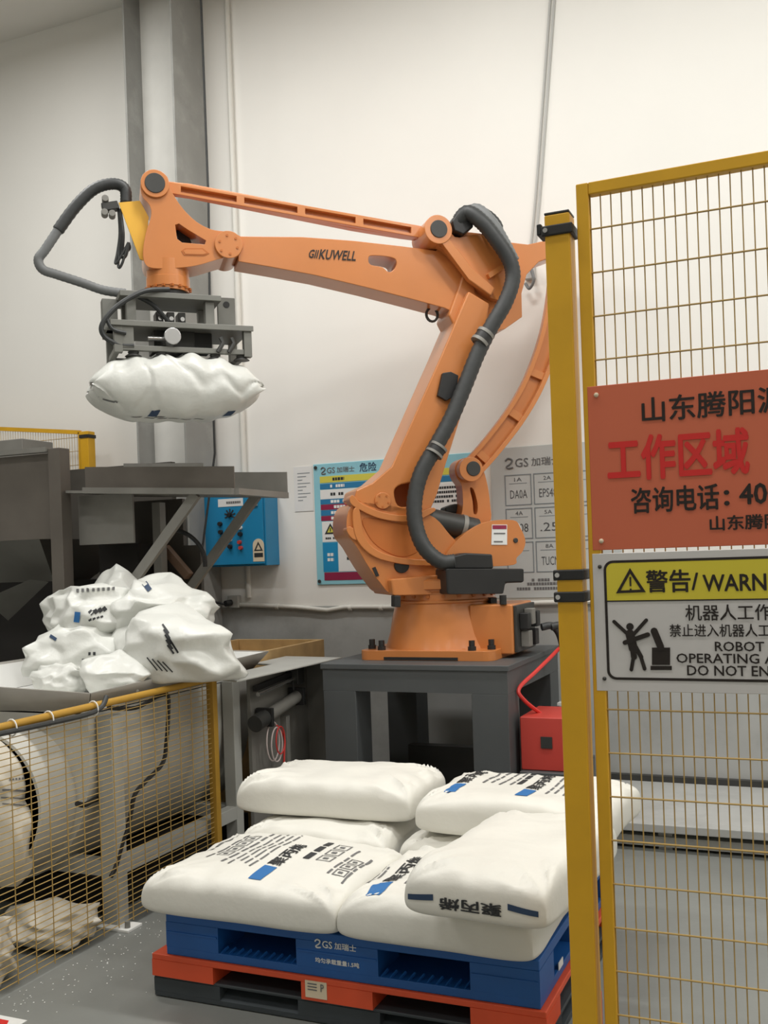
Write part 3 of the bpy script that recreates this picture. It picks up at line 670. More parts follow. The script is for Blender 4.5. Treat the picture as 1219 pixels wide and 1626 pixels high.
wh_ = MB().cyl((0, 0, 0), (1.2+.515-.01, 0, 0), .0023, n=6).build('wire', 'wire_yellow', rf)
nz = 0; z = zs[0]
while z > .16:
    c = wh_ if nz == 0 else wh_.copy()
    if nz: COL.objects.link(c)
    c.location = V((FX0+.008, FY-.004, z)); nz += 1; z -= dz
ptop = atY(885, 345, FY).z
pst = thing('fence_post', 'square yellow fence post with black clamps beside the signs', 'post', (-.555, FY, 0))
MB().box(-.592, -.530, FY-.03, FY+.03, .01, ptop).build('post_tube', 'yellow', pst, bevel=.004)
MB().box(-.592, -.530, FY-.03, FY+.03, ptop, ptop+.006).build('post_cap', 'dark_metal', pst, bevel=.002)
MB().box(-.64, -.48, FY-.07, FY+.07, 0, .01).build('foot_plate', 'yellow', pst, bevel=.002)
for y in (363, 913, 948):
    zc = atY(895, y, FY-.03).z
    cl = MB().box(-.600, -.522, FY-.036, FY+.036, zc-.013, zc+.013).build('clamp', 'black', pst, bevel=.004)
    MB().cyl((-.588, FY-.036, zc), (-.588, FY-.041, zc), .006, n=10).build('clamp_screw', 'chrome', cl)
c = MB().box(-.612, -.60, FY-.03, FY+.03, atY(895, 363, FY).z-.016, atY(895, 363, FY).z+.012).build('clamp_tab', 'black', pst, bevel=.003)

SY = FY-.012
def spx(x, y): p = atY(x, y, SY-.004); return p.x, p.z
def sign_text(parent, m, body, xa, xb, yt, yb, full=None, bold=.012):
    xm = (xa+xb)/2; ym = (yt+yb)/2
    x0 = spx(xa, ym-(xa-xm)*0)[0]; x1 = spx(xb, ym)[0]; z1 = spx(xm, yt)[1]; z0 = spx(xm, yb)[1]
    return wall_text(parent, 'lettering', m, body, x0, x1, z0, z1, SY-.004, full, bold)
sx0 = spx(936, 740)[0]; z1 = spx(935, 614)[1]; z0 = spx(942, 874)[1]
rs = thing('red_company_sign', 'salmon red sign with Chinese work area lettering on the fence', 'sign', (sx0+.31, SY, z0))
MB().box(sx0, sx0+.62, SY-.004, SY, z0, z1).build('sign_board', 'sign_red', rs, bevel=.0015)
for (x, z) in ((sx0+.022, z1-.022), (sx0+.022, z0+.022), (sx0+.60, z1-.022), (sx0+.60, z0+.022)):
    MB().ball((x, SY-.005, z), .006, n=6).build('rivet', 'label_cream', rs)
sign_text(rs, 'letter_black', '山东腾阳', 1019, 1197, 624, 664, full='山东腾阳源', bold=.016)
sign_text(rs, 'letter_red', '工作区域', 965, 1188, 688, 757, bold=.032)
sign_text(rs, 'letter_black', '咨询电话', 1002, 1141, 772, 812, bold=.02)
sign_text(rs, 'letter_black', ':', 1150, 1157, 779, 802, bold=.02)
sign_text(rs, 'letter_black', '40', 1174, 1217, 768, 800, full='400', bold=.02)
sign_text(rs, 'letter_black', '山东腾', 1127, 1211, 818, 841, full='山东腾阳', bold=.022)
z1b = spx(942, 878)[1]; z0b = spx(952, 1097)[1]
ws = thing('robot_warning_sign', 'white and yellow robot warning sign with pictogram on the fence', 'sign', (sx0+.31, SY, z0b))
wx0 = sx0-.002
MB().box(wx0, wx0+.62, SY-.004, SY, z0b, z1b-.002).build('sign_board', 'sign_white', ws, bevel=.0015)
for (x, z) in ((wx0+.018, z1b-.034), (wx0+.02, z0b+.03), (wx0+.60, z1b-.034), (wx0+.60, z0b+.03)):
    MB().ball((x, SY-.005, z), .005, n=6).build('rivet', 'dark_metal', ws)
bx0 = spx(961, 985)[0]; bz1 = spx(1077, 887)[1]; bz0 = spx(1077, 1081)[1]; bx1 = wx0+.60; dv = spx(1010, 954)[1]
MB().prism(rrect(bx0, bx1, bz0, bz1, .022), (0, 0, 0), X3, Z3, Y3, SY-.0052, SY-.004, holes=[rrect(bx0+.006, bx1-.006, bz0+.006, bz1-.006, .017)]).build('border', 'letter_black', ws)
MB().prism(arc(bx1-.023, bz1-.023, .017, 0, 90)+arc(bx0+.023, bz1-.023, .017, 90, 180)+[(bx0+.006, dv), (bx1-.006, dv)], (0, 0, 0), X3, Z3, Y3, SY-.0048, SY-.004).build('warning_band', 'sign_yellow', ws)
MB().box(bx0+.004, bx1-.004, SY-.0054, SY-.004, dv-.0015, dv+.0015).build('divider', 'letter_black', ws)
tp = [spx(x, y) for x, y in ((978, 942), (1025, 940), (1000, 902))]
cxx = sum(p[0] for p in tp)/3; czz = sum(p[1] for p in tp)/3
MB().prism(tp, (0, 0, 0), X3, Z3, Y3, SY-.0062, SY-.0048, holes=[[(cxx+(a-cxx)*.68, czz+(b-czz)*.68) for a, b in tp]]).build('triangle', 'letter_black', ws)
MB().box(cxx-.002, cxx+.002, SY-.0062, SY-.0048, czz-.004, czz+.018).build('exclamation_mark', 'letter_black', ws)
MB().cyl((cxx, SY-.0062, czz-.012), (cxx, SY-.0048, czz-.012), .0025, n=8).build('exclamation_mark', 'letter_black', ws)
SY2 = SY-.001
sign_text(ws, 'letter_black', '警告/', 1026, 1108, 905, 940, bold=.02)
sign_text(ws, 'letter_black', 'WARN', 1116, 1216, 912, 938, full='WARNING', bold=.02)
sign_text(ws, 'letter_black', '机器人工', 1088, 1196, 960, 985, full='机器人工作区域', bold=.008)
sign_text(ws, 'letter_black', '禁止进入机器人', 1063, 1202, 991, 1011, full='禁止进入机器人工作区域', bold=.008)
sign_text(ws, 'letter_black', 'ROBOT', 1135, 1213, 1019, 1034, bold=.012)
sign_text(ws, 'letter_black', 'OPERATING', 1074, 1205, 1038, 1053, full='OPERATING AREA', bold=.012)
sign_text(ws, 'letter_black', 'DO NOT E', 1091, 1203, 1057, 1073, full='DO NOT ENTER', bold=.012)
LAY = [0]
def cap2(name, x0, y0, x1, y1, r):
    LAY[0] += 1
    a, b = V(spx(x0, y0)+(0,)), V(spx(x1, y1)+(0,)); t = math.degrees(math.atan2((b-a).y, (b-a).x))
    MB().prism(arc(a.x, a.y, r, t+90, t+270, 8)+arc(b.x, b.y, r, t-90, t+90, 8), (0, 0, 0), X3, Z3, Y3, SY-.0056-.0002*LAY[0], SY-.004).build(name, 'letter_black', ws)
def cpx(x, y): return 940+x*.2289, 860+y*.2289
for (n, a, b, r) in [('pictogram_arm', (152, 555), (250, 645), .0042), ('pictogram_arm', (375, 545), (290, 640), .0042), ('pictogram_body', (262, 640), (285, 740), .0105), ('pictogram_leg', (283, 740), (290, 800), .007), ('pictogram_leg', (288, 790), (272, 888), .0042), ('pictogram_leg', (305, 735), (340, 800), .005), ('pictogram_leg', (335, 790), (364, 882), .0042),
                     ('pictogram_robot_arm', (228, 700), (385, 645), .0055), ('pictogram_robot_arm', (430, 620), (475, 730), .008)]:
    cap2(n, *cpx(*a), *cpx(*b), r)
h = spx(*cpx(262, 590)); MB().cyl((h[0], SY-.0056, h[1]), (h[0], SY-.004, h[1]), .0088, n=20).build('pictogram_head', 'letter_black', ws)
for (a, b, c_, d) in [(415, 540, 735, 855), (405, 552, 862, 890)]:
    p = [spx(*cpx(x, y)) for x, y in ((a, d), (b, d), (b, c_), (a, c_))]
    MB().prism(p, (0, 0, 0), X3, Z3, Y3, SY-.0056, SY-.004).build('pictogram_robot_base', 'letter_black', ws)

# ---------------------------------------------------------------- pallets
PX0, PX1, PY0, PY1 = -2.24, -.84, 3.06, 4.22
def pallet(name, label, m, z0, z1, x0, x1, y0, y1, td, bd, openings, side_open=True, skirt=None):
    o = thing(name, label, 'pallet', ((x0+x1)/2, (y0+y1)/2, z0), group='stacked plastic pallets')
    MB().box(x0, x1, y0, y1, z1-td, z1).build('top_deck', m, o, bevel=.004)
    if bd: MB().box(x0, x1, y0, y1, z0, z0+bd).build('bottom_deck', m, o, bevel=.003)
    xs = [x0]+[v for p in openings for v in p]+[x1]
    ys = [y0, y0+.18, (y0+y1)/2-.09, (y0+y1)/2+.09, y1-.18, y1]
    for i in range(0, len(xs), 2):
        for j in range(0, 6, 2):
            MB().box(xs[i]+(0 if i else .0), xs[i+1], ys[j], ys[j+1], z0+bd-.001, z1-td+.001).build('block', m, o)
    for (p, q) in openings: MB().box(p-.01, q+.01, y0+.30, y0+.33, z0+bd-.001, z1-td+.001).build('opening_shade', 'pallet_black', o)  # added black panel, stands in for the shadow deep in the fork openings
    return o
o1 = (atY(346, 1495, PY0).x, atY(470, 1510, PY0).x); o2 = (atY(600, 1535, PY0).x, atY(746, 1550, PY0).x)
bk = pallet('plastic_pallet', 'black plastic pallet on the floor, lowest of the pallet stack', 'pallet_black', .003, .082, PX0-.06, PX1+.02, PY0+.0, PY1-.02, .012, .02, [o1, o2])
for o_ in (o1, o2):
    MB().add([(o_[0], PY0, .022), (o_[1], PY0, .022), (o_[1], PY0+.08, .055), (o_[0], PY0+.08, .055), (o_[0], PY0, .02), (o_[1], PY0, .02), (o_[1], PY0+.08, .02), (o_[0], PY0+.08, .02)], [(0, 1, 2, 3), (4, 5, 6, 7), (0, 1, 5, 4), (2, 3, 7, 6), (0, 3, 7, 4), (1, 2, 6, 5)]).build('entry_ramp', 'pallet_black', bk)
rd = pallet('plastic_pallet', 'orange red plastic pallet between the black and the blue pallet', 'pallet_red', .082, .162, PX0-.06, PX1+.02, PY0-.01, PY1-.02, .022, 0, [(o1[0]-.02, o1[1]+.02), (o2[0]-.02, o2[1]+.0)])
lp = MB().box(atY(487, 1565, PY0).x, atY(521, 1570, PY0).x, PY0-.0125, PY0-.0105, .092, .15).build('barcode_label', 'label_cream', rd)
lx = atY(487, 1565, PY0).x
for k in range(3): MB().box(lx+.01, lx+.045, PY0-.0135, PY0-.0124, .138-k*.01, .142-k*.01).build('printed_line', 'print_grey', lp)
wall_text(lp, 'lettering', 'print_grey', 'P', lx+.06, lx+.072, .118, .143, PY0-.0125)
bl = pallet('plastic_pallet', 'blue plastic pallet with white lettering under the filled bags', 'pallet_blue', .162, .315, PX0, PX1, PY0, PY1, .034, .03, [o1, o2])
for o_ in (o1, o2):
    n = 10
    for k in range(n):
        x = o_[0]+.015+(o_[1]-o_[0]-.03)*k/(n-1)
        MB().bar((x-.006, PY0+.004, .190), (x+.006, PY0+.035, .206), .005, .008).build('louvre_rib', 'pallet_blue', bl)
xs = [PX0, o1[0], o1[1], o2[0], o2[1], PX1]
for i in (0, 2, 4): MB().box(xs[i]+.005, xs[i+1]-.005, PY0-.0035, PY0, .243, .249).build('moulded_line', 'pallet_blue', bl)
gs_logo(bl, 'white', o1[1]+.075, .262, .03, PY0-.001)
lx = o1[1]+.075
wall_text(bl, 'lettering', 'white', '均匀承载重量1.5吨', lx, lx+.165, .212, .229, PY0-.001, bold=.02)
wy = [PY0+.2, PY0+.42]
wall = MB().box(PX1-.001, PX1+.0015, PY0+.24, PY0+.30, .19, .215).build('side_mark', 'white', bl)

# ---------------------------------------------------------------- bags
def bag_mesh(L, W, H, seed, flat=True, nx=64, ny=48, zs=None, lump=.012, wr=.020, ear=.05, top_flat=.40):
    zs = H*.36 if zs is None else zs
    def P(i, j, top):
        s = i/nx*2-1; t = j/ny*2-1
        a = math.sin(math.pi/2*s); b = math.sin(math.pi/2*t)
        ga = max(0, 1-abs(a)**6); gb_ = max(0, 1-abs(b)**6); g = ga*gb_
        pk = ear*(.75+.5*noise.noise(V((a*2, b*2, seed))))
        x = a*L/2*(1-pk*(1-b*b)*abs(a)**3); y = b*W/2*(1-pk*(1-a*a)*abs(b)**3)
        rc = 1-.045*(abs(a)**6)*(abs(b)**6); x *= rc; y *= rc
        q = V((x*3+seed*7.3, y*3-seed*3.1, seed))
        lm = noise.noise(q*.9)*lump*1.8+noise.noise(q*2.2)*lump*.8
        rim = max(abs(a), abs(b))**4
        # folds running inwards from the rim, creases fanning out of the corners, slack ridges across the face
        wk = (noise.noise(V((x*15+seed, y*6, seed)))*abs(b)**4*.8 + noise.noise(V((x*6, y*15-seed, seed)))*abs(a)**4*.8)*wr*min(1, g*2)
        cxn, cyn = (1 if a > 0 else -1)*L/2, (1 if b > 0 else -1)*W/2
        d = math.hypot(x-cxn, y-cyn); an = math.atan2(y-cyn, x-cxn)
        wk += (abs(noise.noise(V((an*6, seed*1.7+cxn*3, cyn*5))))-.2)*wr*3.2*math.exp(-(d/.17)**2)*min(1, g*1.6)
        w2 = noise.noise(V((x*1.5, y*1.5, seed+9)))*.5
        fine = -max(0, .35-abs(noise.noise(V((x*4.5+w2+seed*3, y*4.5+w2, 4.2)))))*wr*1.1*g*rim
        if top: z = zs+(H-zs)*(ga**.27)*(gb_**.27)+lm*g+wk+fine
        elif flat: z = zs*(1-g**.22)
        else: z = zs-zs*(ga*gb_)**.40+lm*g-wk
        return (x, y, z)
    vs = []; idx = {}
    for i in range(nx+1):
        for j in range(ny+1):
            idx[i, j, 1] = len(vs); vs.append(P(i, j, True))
    for i in range(nx+1):
        for j in range(ny+1):
            if i in (0, nx) or j in (0, ny): idx[i, j, 0] = idx[i, j, 1]
            else: idx[i, j, 0] = len(vs); vs.append(P(i, j, False))
    fs = []
    for i in range(nx):
        for j in range(ny):
            fs.append((idx[i, j, 1], idx[i+1, j, 1], idx[i+1, j+1, 1], idx[i, j+1, 1]))
            fs.append((idx[i, j+1, 0], idx[i+1, j+1, 0], idx[i+1, j, 0], idx[i, j, 0]))
    return vs, fs
def make_mesh_obj(name, vs, fs, m, loc=(0, 0, 0), rot=(0, 0, 0), parent=None, smooth=60):
    me = bpy.data.meshes.new(name); me.from_pydata([tuple(v) for v in vs], [], fs); me.shade_smooth()
    if smooth < 180: me.set_sharp_from_angle(angle=rad(smooth))
    me.materials.append(MATS[m])
    o = bpy.data.objects.new(name, me); COL.objects.link(o); o.location = loc; o.rotation_euler = rot; o.parent = parent
    return o
def wrap(bag, name, m, pts, fs, O, er, et, down, off=.0022, cut=.025):
    """lay flat 2-D print on the bag: (r,t) in the frame O,er,et, pushed along `down` on to its surface"""
    bm = bmesh.new(); vv = [bm.verts.new((q[0], q[1], q[2] if len(q) > 2 else 0)) for q in pts]
    for f in fs:
        try: bm.faces.new([vv[i] for i in f])
        except ValueError: pass
    for _ in range(4):
        e = [x for x in bm.edges if x.calc_length() > cut]
        if not e: break
        bmesh.ops.subdivide_edges(bm, edges=e, cuts=1); bmesh.ops.triangulate(bm, faces=[f for f in bm.faces if len(f.verts) > 4])
    bvh = bag.get('_b') and None
    if bag.name not in BV: BV[bag.name] = BVHTree.FromPolygons([v.co.copy() for v in bag.data.vertices], [tuple(p.vertices) for p in bag.data.polygons])
    T_ = BV[bag.name]; dn = V(down).normalized()
    dead = []
    for v in bm.verts:
        p = V(O)+V(er)*v.co.x+V(et)*v.co.y
        h = T_.ray_cast(p-dn*2, dn)
        if h[0] is None: dead.append(v); continue
        v.co = h[0]-dn*(off+v.co.z*.0003)
    bmesh.ops.delete(bm, geom=dead, context='VERTS')
    if not bm.verts: bm.free(); return None
    me = bpy.data.meshes.new(name); bm.to_mesh(me); bm.free(); me.materials.append(MATS[m])
    o = bpy.data.objects.new(name, me); COL.objects.link(o); o.parent = bag
    return o
BV = {}
def quad(r0, r1, t0, t1): return [(r0, t0), (r1, t0), (r1, t1), (r0, t1)], [(0, 1, 2, 3)]
DN = V((0, 0, -1))
def big_print(bag, O, er, et, t, r0, h=.056, l=.23, bar=True):
    if bar: wrap(bag, 'blue_bar', 'print_blue', *quad(r0-.135, r0-.015, t-h*.45, t+h*.45), O, er, et, DN)
    v, f = fit_text('聚丙烯', r0, r0+l, t-h/2, t+h/2, bold=.02); wrap(bag, 'product_name', 'print_black', v, f, O, er, et, DN)
def small_print(bag, O, er, et, t, r0, r1, seed, h=.012, m='print_grey'):
    h *= .75
    rn = random.Random(seed); pts = []; fs = []; r = r0
    while r < r1:
        l = rn.uniform(.03, .09)
        k = len(pts); pts += [(r, t-h/2), (min(r+l, r1), t-h/2), (min(r+l, r1), t+h/2), (r, t+h/2)]; fs.append((k, k+1, k+2, k+3)); r += l+rn.uniform(.008, .02)
    wrap(bag, 'printed_line', m, pts, fs, O, er, et, DN)
def icons(bag, O, er, et, t, r0, n=4, s=.05):
    for k in range(n):
        r = r0+k*(s+.012); a = quad(r, r+s, t-s/2, t+s/2)[0]; b = quad(r+.005, r+s-.005, t-s/2+.005, t+s/2-.005)[0]
        wrap(bag, 'pictogram', 'print_grey', a+b, [(0, 1, 5, 4), (1, 2, 6, 5), (2, 3, 7, 6), (3, 0, 4, 7)], O, er, et, DN)
        wrap(bag, 'pictogram', 'print_grey', *quad(r+s*.35, r+s*.65, t-s*.15, t+s*.2), O, er, et, DN)
BG = 'filled white bags stacked on the blue pallet'
def filled_bag(label, x, y, z, L, W, H, rz, seed, tilt=(0, 0), **k):
    vs, fs = bag_mesh(L, W, H, seed, **k)
    return tag(make_mesh_obj('filled_bag', vs, fs, 'bag_white', (x, y, z), (tilt[0], tilt[1], rz)), label, 'bag', BG)
ZL1, ZL2 = .317, .480
bA = filled_bag('printed white bag with blue bar at the front left corner of the pallet', -1.905, 3.31, ZL1, .82, .66, .165, 0, 1.3)
er, et = V((0, 1, 0)), V((-1, 0, 0)); O0 = V((0, 0, 0))
big_print(bA, O0, er, et, -.05, -.12)
for i, t in enumerate((.02, .05, .08, .11, .15)): small_print(bA, O0, er, et, t, -.17+.02*(i % 3), .24, 10+i, .011 if i < 4 else .016)
icons(bA, O0, er, et, .205, -.06, 4, .055); small_print(bA, O0, er, et, .25, -.10, .22, 17); small_print(bA, O0, er, et, .32, .02, .26, 18, .02)
small_print(bA, O0, er, et, -.13, -.02, .2, 19, .035, 'print_black'); icons(bA, O0, er, et, -.20, -.02, 3, .06); small_print(bA, O0, er, et, -.27, -.12, .16, 21)
icons(bA, O0, er, et, -.31, -.12, 3, .05); small_print(bA, O0, er, et, -.345, -.16, .1, 22)
bB = filled_bag('printed white bag at the front right corner of the pallet, partly under another bag', -1.165, 3.32, ZL1, .70, .70, .165, rad(-1), 2.6)
big_print(bB, O0, er, et, .22, -.16, l=.30)
for i, t in enumerate((.15, .12, .09, .05, .02, -.02)): small_print(bB, O0, er, et, t, -.18+.03*(i % 2), .2, 30+i, .011)
small_print(bB, O0, er, et, .29, -.18, .0, 38, .012); small_print(bB, O0, er, et, .32, -.2, .05, 39, .02, 'print_black')
bC = filled_bag('plain white bag under the back left bag of the top layer', -1.95, 3.93, ZL1, .70, .56, .165, 0, 3.1)
bD = filled_bag('plain white bag in the gap between the printed bags', -1.22, 3.93, ZL1, .72, .54, .168, 0, 4.4)
bE = filled_bag('plain white bag with pinched end, back left of the top layer', -1.97, 4.02, ZL2+.006, .84, .50, .165, rad(2), 5.2, wr=.026)
bF = filled_bag('printed white bag with blue bars, back right of the top layer', -1.10, 3.95, ZL2+.006, .80, .58, .165, rad(-3), 6.7)
big_print(bF, O0, er, et, .27, -.05, l=.25); big_print(bF, O0, er, et, -.03, -.06, l=.26)
for i, t in enumerate((.19, .16, .12, .08)): small_print(bF, O0, er, et, t, -.02+.02*(i % 2), .26, 50+i, .012)
small_print(bF, O0, er, et, .05, .02, .26, 56, .03, 'print_black')
for i, t in enumerate((-.10, -.13, -.17, -.2)): small_print(bF, O0, er, et, t, -.10+.02*(i % 2), .22, 60+i, .012)
bGg = filled_bag('plain white bag lying across the others with blue print on its end', -.93, 3.19, ZL2+.014, .46, .88, .17, rad(-3), 7.9, tilt=(rad(-2), 0), ear=.03)
fr, ft, fd = V((-1, 0, 0)), V((0, 0, -1)), V((0, 1, 0))
v, f = fit_text('聚丙烯', -.09, .10, -.08, -.045, bold=.03)
wrap(bGg, 'product_name', 'print_black', v, f, V((0, 0, 0)), fr, ft, fd)
wrap(bGg, 'blue_bar', 'print_navy', [(.12, -.068), (.205, -.060), (.205, -.076), (.12, -.086)], [(0, 1, 2, 3)], V((0, 0, 0)), fr, ft, fd)
wrap(bGg, 'blue_bar', 'print_navy', [(-.11, -.068), (-.20, -.058), (-.20, -.074), (-.11, -.086)], [(0, 1, 2, 3)], V((0, 0, 0)), fr, ft, fd)
# the bag in the gripper
GZ = G0.z-.43
def hung_bag(L, W, H, seed, nx=120, nk=72):
    """bag sucked up at its top: round belly, ends drawn out to a flat seam, pleats running down from the cups"""
    vs = []; fs = []
    for i in range(nx+1):
        s_ = math.sin(math.pi/2*(i/nx*2-1)); x = s_*L/2
        e = max(0, 1-abs(s_)**3.2)
        hh = .012+(H/2)*e**.62; ww = W/2*(.80+.20*e**.5)
        zc = H/2-.015*abs(s_)**2
        for k in range(nk):
            t = 2*math.pi*k/nk; cs, sn = math.cos(t), math.sin(t)
            y = ww*math.copysign(abs(cs)**.72, cs); z = hh*math.copysign(abs(sn)**.78, sn)
            up = max(0, sn)**.8
            pl = .5+.5*math.cos(2*math.pi*(x+.22)/.145)          # highest under each cup
            fold = noise.noise(V((x*15+seed, t*.9, seed)))*.022+noise.noise(V((x*5+seed, t*1.3, 2)))*.022
            cr_ = -max(0, .16-abs(noise.noise(V((x*7+.6*noise.noise(V((x*3, t, 1))), t*.7, seed+2)))))*.16
            z += (pl-.6)*.030*up*e + fold*.5*e; y *= 1+cr_*2.2; z *= 1+cr_*1.2
            y *= 1+fold*1.1
            d = noise.noise(V((x*4, t*2, seed+5)))*.012
            vs.append((x+abs(s_)**8*noise.noise(V((t*3, seed, s_)))*.03, y, zc+z+d*e))
    for i in range(nx):
        for k in range(nk): fs.append((i*nk+k, (i+1)*nk+k, (i+1)*nk+(k+1) % nk, i*nk+(k+1) % nk))
    fs += [tuple(range(nk)), tuple(nx*nk+k for k in range(nk))[::-1]]
    return vs, fs
vs, fs = hung_bag(.89, .54, .33, 9.4)
hb = make_mesh_obj('filled_bag', vs, fs, 'bag_film', G0+GX*.015+Z3*(-.325-.33), (0, 0, GA))
tag(hb, 'filled white bag hanging from the robot gripper', 'bag')
fd2 = V((0, 1, .55)); 
for x in (-.14, .27): wrap(hb, 'blue_bar', 'print_navy', [(x-.028, .045), (x+.022, .05), (x+.032, .115), (x-.012, .11)], [(0, 1, 2, 3)], V((0, 0, 0)), V((1, 0, 0)), Z3, fd2)
for i, (x, zz) in enumerate([(-.22, .03), (-.15, .02), (-.08, .012), (-.02, .01), (.05, .008), (.12, .01), (-.1, .035)]):
    wrap(hb, 'printed_mark', 'print_grey', [(x-.03, zz), (x+.02, zz), (x+.03, zz+.014), (x-.02, zz+.012)], [(0, 1, 2, 3)], V((0, 0, 0)), V((1, 0, 0)), Z3, fd2)
wrap(hb, 'printed_mark', 'print_grey', *quad(-.42, -.33, .15, .165), V((0, 0, 0)), V((1, 0, 0)), Z3, fd2)

# ---------------------------------------------------------------- left fence
LX = -2.84
lf = thing('mesh_fence', 'low yellow wire mesh fence in front of the empty bag tub', 'fence', (LX, 3.5, 0))
MB().tube([(LX, 1.9, 1.0), (LX, 4.35, 1.0)], .016, n=10).build('top_rail', 'yellow_dull', lf)
MB().box(LX-.02, LX+.02, 4.31, 4.35, 0, 1.0).build('end_post', 'yellow_dull', lf, bevel=.003)
MB().box(LX-.02, LX+.02, 1.9, 1.94, 0, 1.0).build('end_post', 'yellow_dull', lf, bevel=.003)
a_ = MB().cyl((0, 0, 0), (0, 2.40, 0), .0020, n=6).build('wire', 'wire_yellow', lf)
for k in range(39):
    c = a_ if k == 0 else a_.copy()
    if k: COL.objects.link(c)
    c.location = V((LX, 1.93, .03+k*.0249))
a_ = MB().cyl((0, 0, 0), (0, 0, .98), .0022, n=6).build('wire', 'wire_yellow', lf)
for k in range(23):
    c = a_ if k == 0 else a_.copy()
    if k: COL.objects.link(c)
    c.location = V((LX+.004, 4.24-k*.10, .02))
tag(MB().tube(spline([(LX+.01, 2.2, 1.0), (LX+.024, 2.75, .985), (LX+.024, 3.1, .978), (LX+.02, 3.35, .975), (LX+.02, 3.45, .99), (LX+.012, 3.5, 1.03)]), .011, n=8).build('rail_cable', 'hose', origin=(LX, 3.0, .98)), 'black cable tied along the yellow top rail of the mesh fence', 'cable')
for y in (2.95, 3.15, 3.42): MB().tube([(LX+.026*math.cos(t)+.004, y, .99+.032*math.sin(t)) for t in [2*math.pi*i/14 for i in range(14)]], .003, n=6, closed=True).build('cable_tie', 'white', bpy.data.objects['rail_cable'])
cpts = [(172, 1124), (215, 1124), (250, 1106), (266, 1104), (267, 1135), (264, 1180), (258, 1212), (232, 1240), (214, 1262), (206, 1300), (194, 1340), (184, 1376), (176, 1392)]
q = [atX(x, y, LX-.035) for x, y in cpts]
tag(MB().tube(spline(q, 6), .010, n=8).build('dangling_cable', 'black', origin=q[-1]), 'black cable dangling down the tub side behind the mesh fence', 'cable')

# ---------------------------------------------------------------- tub with empty bags
TX0, TX1, TY0, TY1 = -4.05, -2.88, 3.46, 4.98
tub = thing('bag_tub', 'pale grey trough with flared rim holding the heap of empty bags', 'tub', (-3.46, 4.2, 0))
def loft(name, m, rings, parent, thick=.006, closed_bottom=False, smooth=30):
    n = len(rings[0]); vs = [p for r in rings for p in r]; fs = []
    for i in range(len(rings)-1):
        for k in range(n): fs.append((i*n+k, i*n+(k+1) % n, (i+1)*n+(k+1) % n, (i+1)*n+k))
    if closed_bottom: fs.append(tuple((len(rings)-1)*n+k for k in range(n)))
    o = MB().add(vs, fs).build(name, m, parent, smooth=smooth)
    md = o.modifiers.new('thickness', 'SOLIDIFY'); md.thickness = thick; md.offset = 0
    return o
def rect(x0, x1, y0, y1, z): return [V((x0, y0, z)), V((x1, y0, z)), V((x1, y1, z)), V((x0, y1, z))]
for nm, quad4 in (('rim_lip', [(TX1, TY0, 1.05), (TX1, TY1, 1.075), (TX1-.09, TY1-.09, .955), (TX1-.07, TY0+.07, .965)]),
                  ('rim_lip', [(TX1, TY0, 1.05), (TX0, TY0-.0, 1.09), (TX0+.1, TY0+.09, .93), (TX1-.07, TY0+.07, .965)]),
                  ('rim_lip', [(TX0, TY0, 1.09), (TX0, TY1, 1.09), (TX0+.1, TY1-.09, .93), (TX0+.1, TY0+.09, .93)]),
                  ('rim_lip', [(TX0, TY1, 1.09), (TX1, TY1, 1.075), (TX1-.09, TY1-.09, .955), (TX0+.1, TY1-.09, .93)])):
    o = MB().add([V(p) for p in quad4], [(0, 1, 2, 3)]).build(nm, 'lip_grey', tub); md = o.modifiers.new('thickness', 'SOLIDIFY'); md.thickness = .006
MB().box(TX0+.1, TX1-.085, TY0+.09, TY1-.1, .945, .955).build('liner_sheet', 'white', tub)
for q4 in ([(TX1-.012, TY0+.02, 1.045), (TX1-.012, TY1-.012, 1.07), (TX1-.10, TY1-.10, .957), (TX1-.085, TY0+.085, .957)], [(TX1-.03, TY0+.012, 1.045), (TX0+.01, TY0+.012, 1.082), (TX0+.1, TY0+.10, .957), (TX1-.085, TY0+.085, .957)], [(TX0+.012, TY0+.02, 1.082), (TX0+.012, TY1-.02, 1.082), (TX0+.1, TY1-.1, .957), (TX0+.1, TY0+.1, .957)], [(TX0+.01, TY1-.012, 1.08), (TX1-.012, TY1-.012, 1.07), (TX1-.1, TY1-.1, .957), (TX0+.1, TY1-.1, .957)]):
    MB().add([V(p) for p in q4], [(0, 1, 2, 3)]).build('liner_flap', 'white', tub)
# trough: straight sides into a round bottom, axis along Y
xa, xb = TX0+.1, TX1-.085; cx_ = (xa+xb)/2; rr = (xb-xa)/2
prof = [(xb, .94), (xb, .75)]+[(cx_+rr*math.cos(rad(-a)), .72+.55*math.sin(rad(-a))) for a in range(0, 181, 10)]+[(xa, .75), (xa, .94)]
vs = []; fs = []; n = len(prof)
for y in (TY0+.08, TY1-.09): vs += [V((x, y, z)) for x, z in prof]
for k in range(n-1): fs.append((k, k+1, n+k+1, n+k))
fs += [tuple(range(n)), tuple(range(n, 2*n))]
MB().add(vs, fs).build('trough', 'tub_grey', tub, smooth=30)
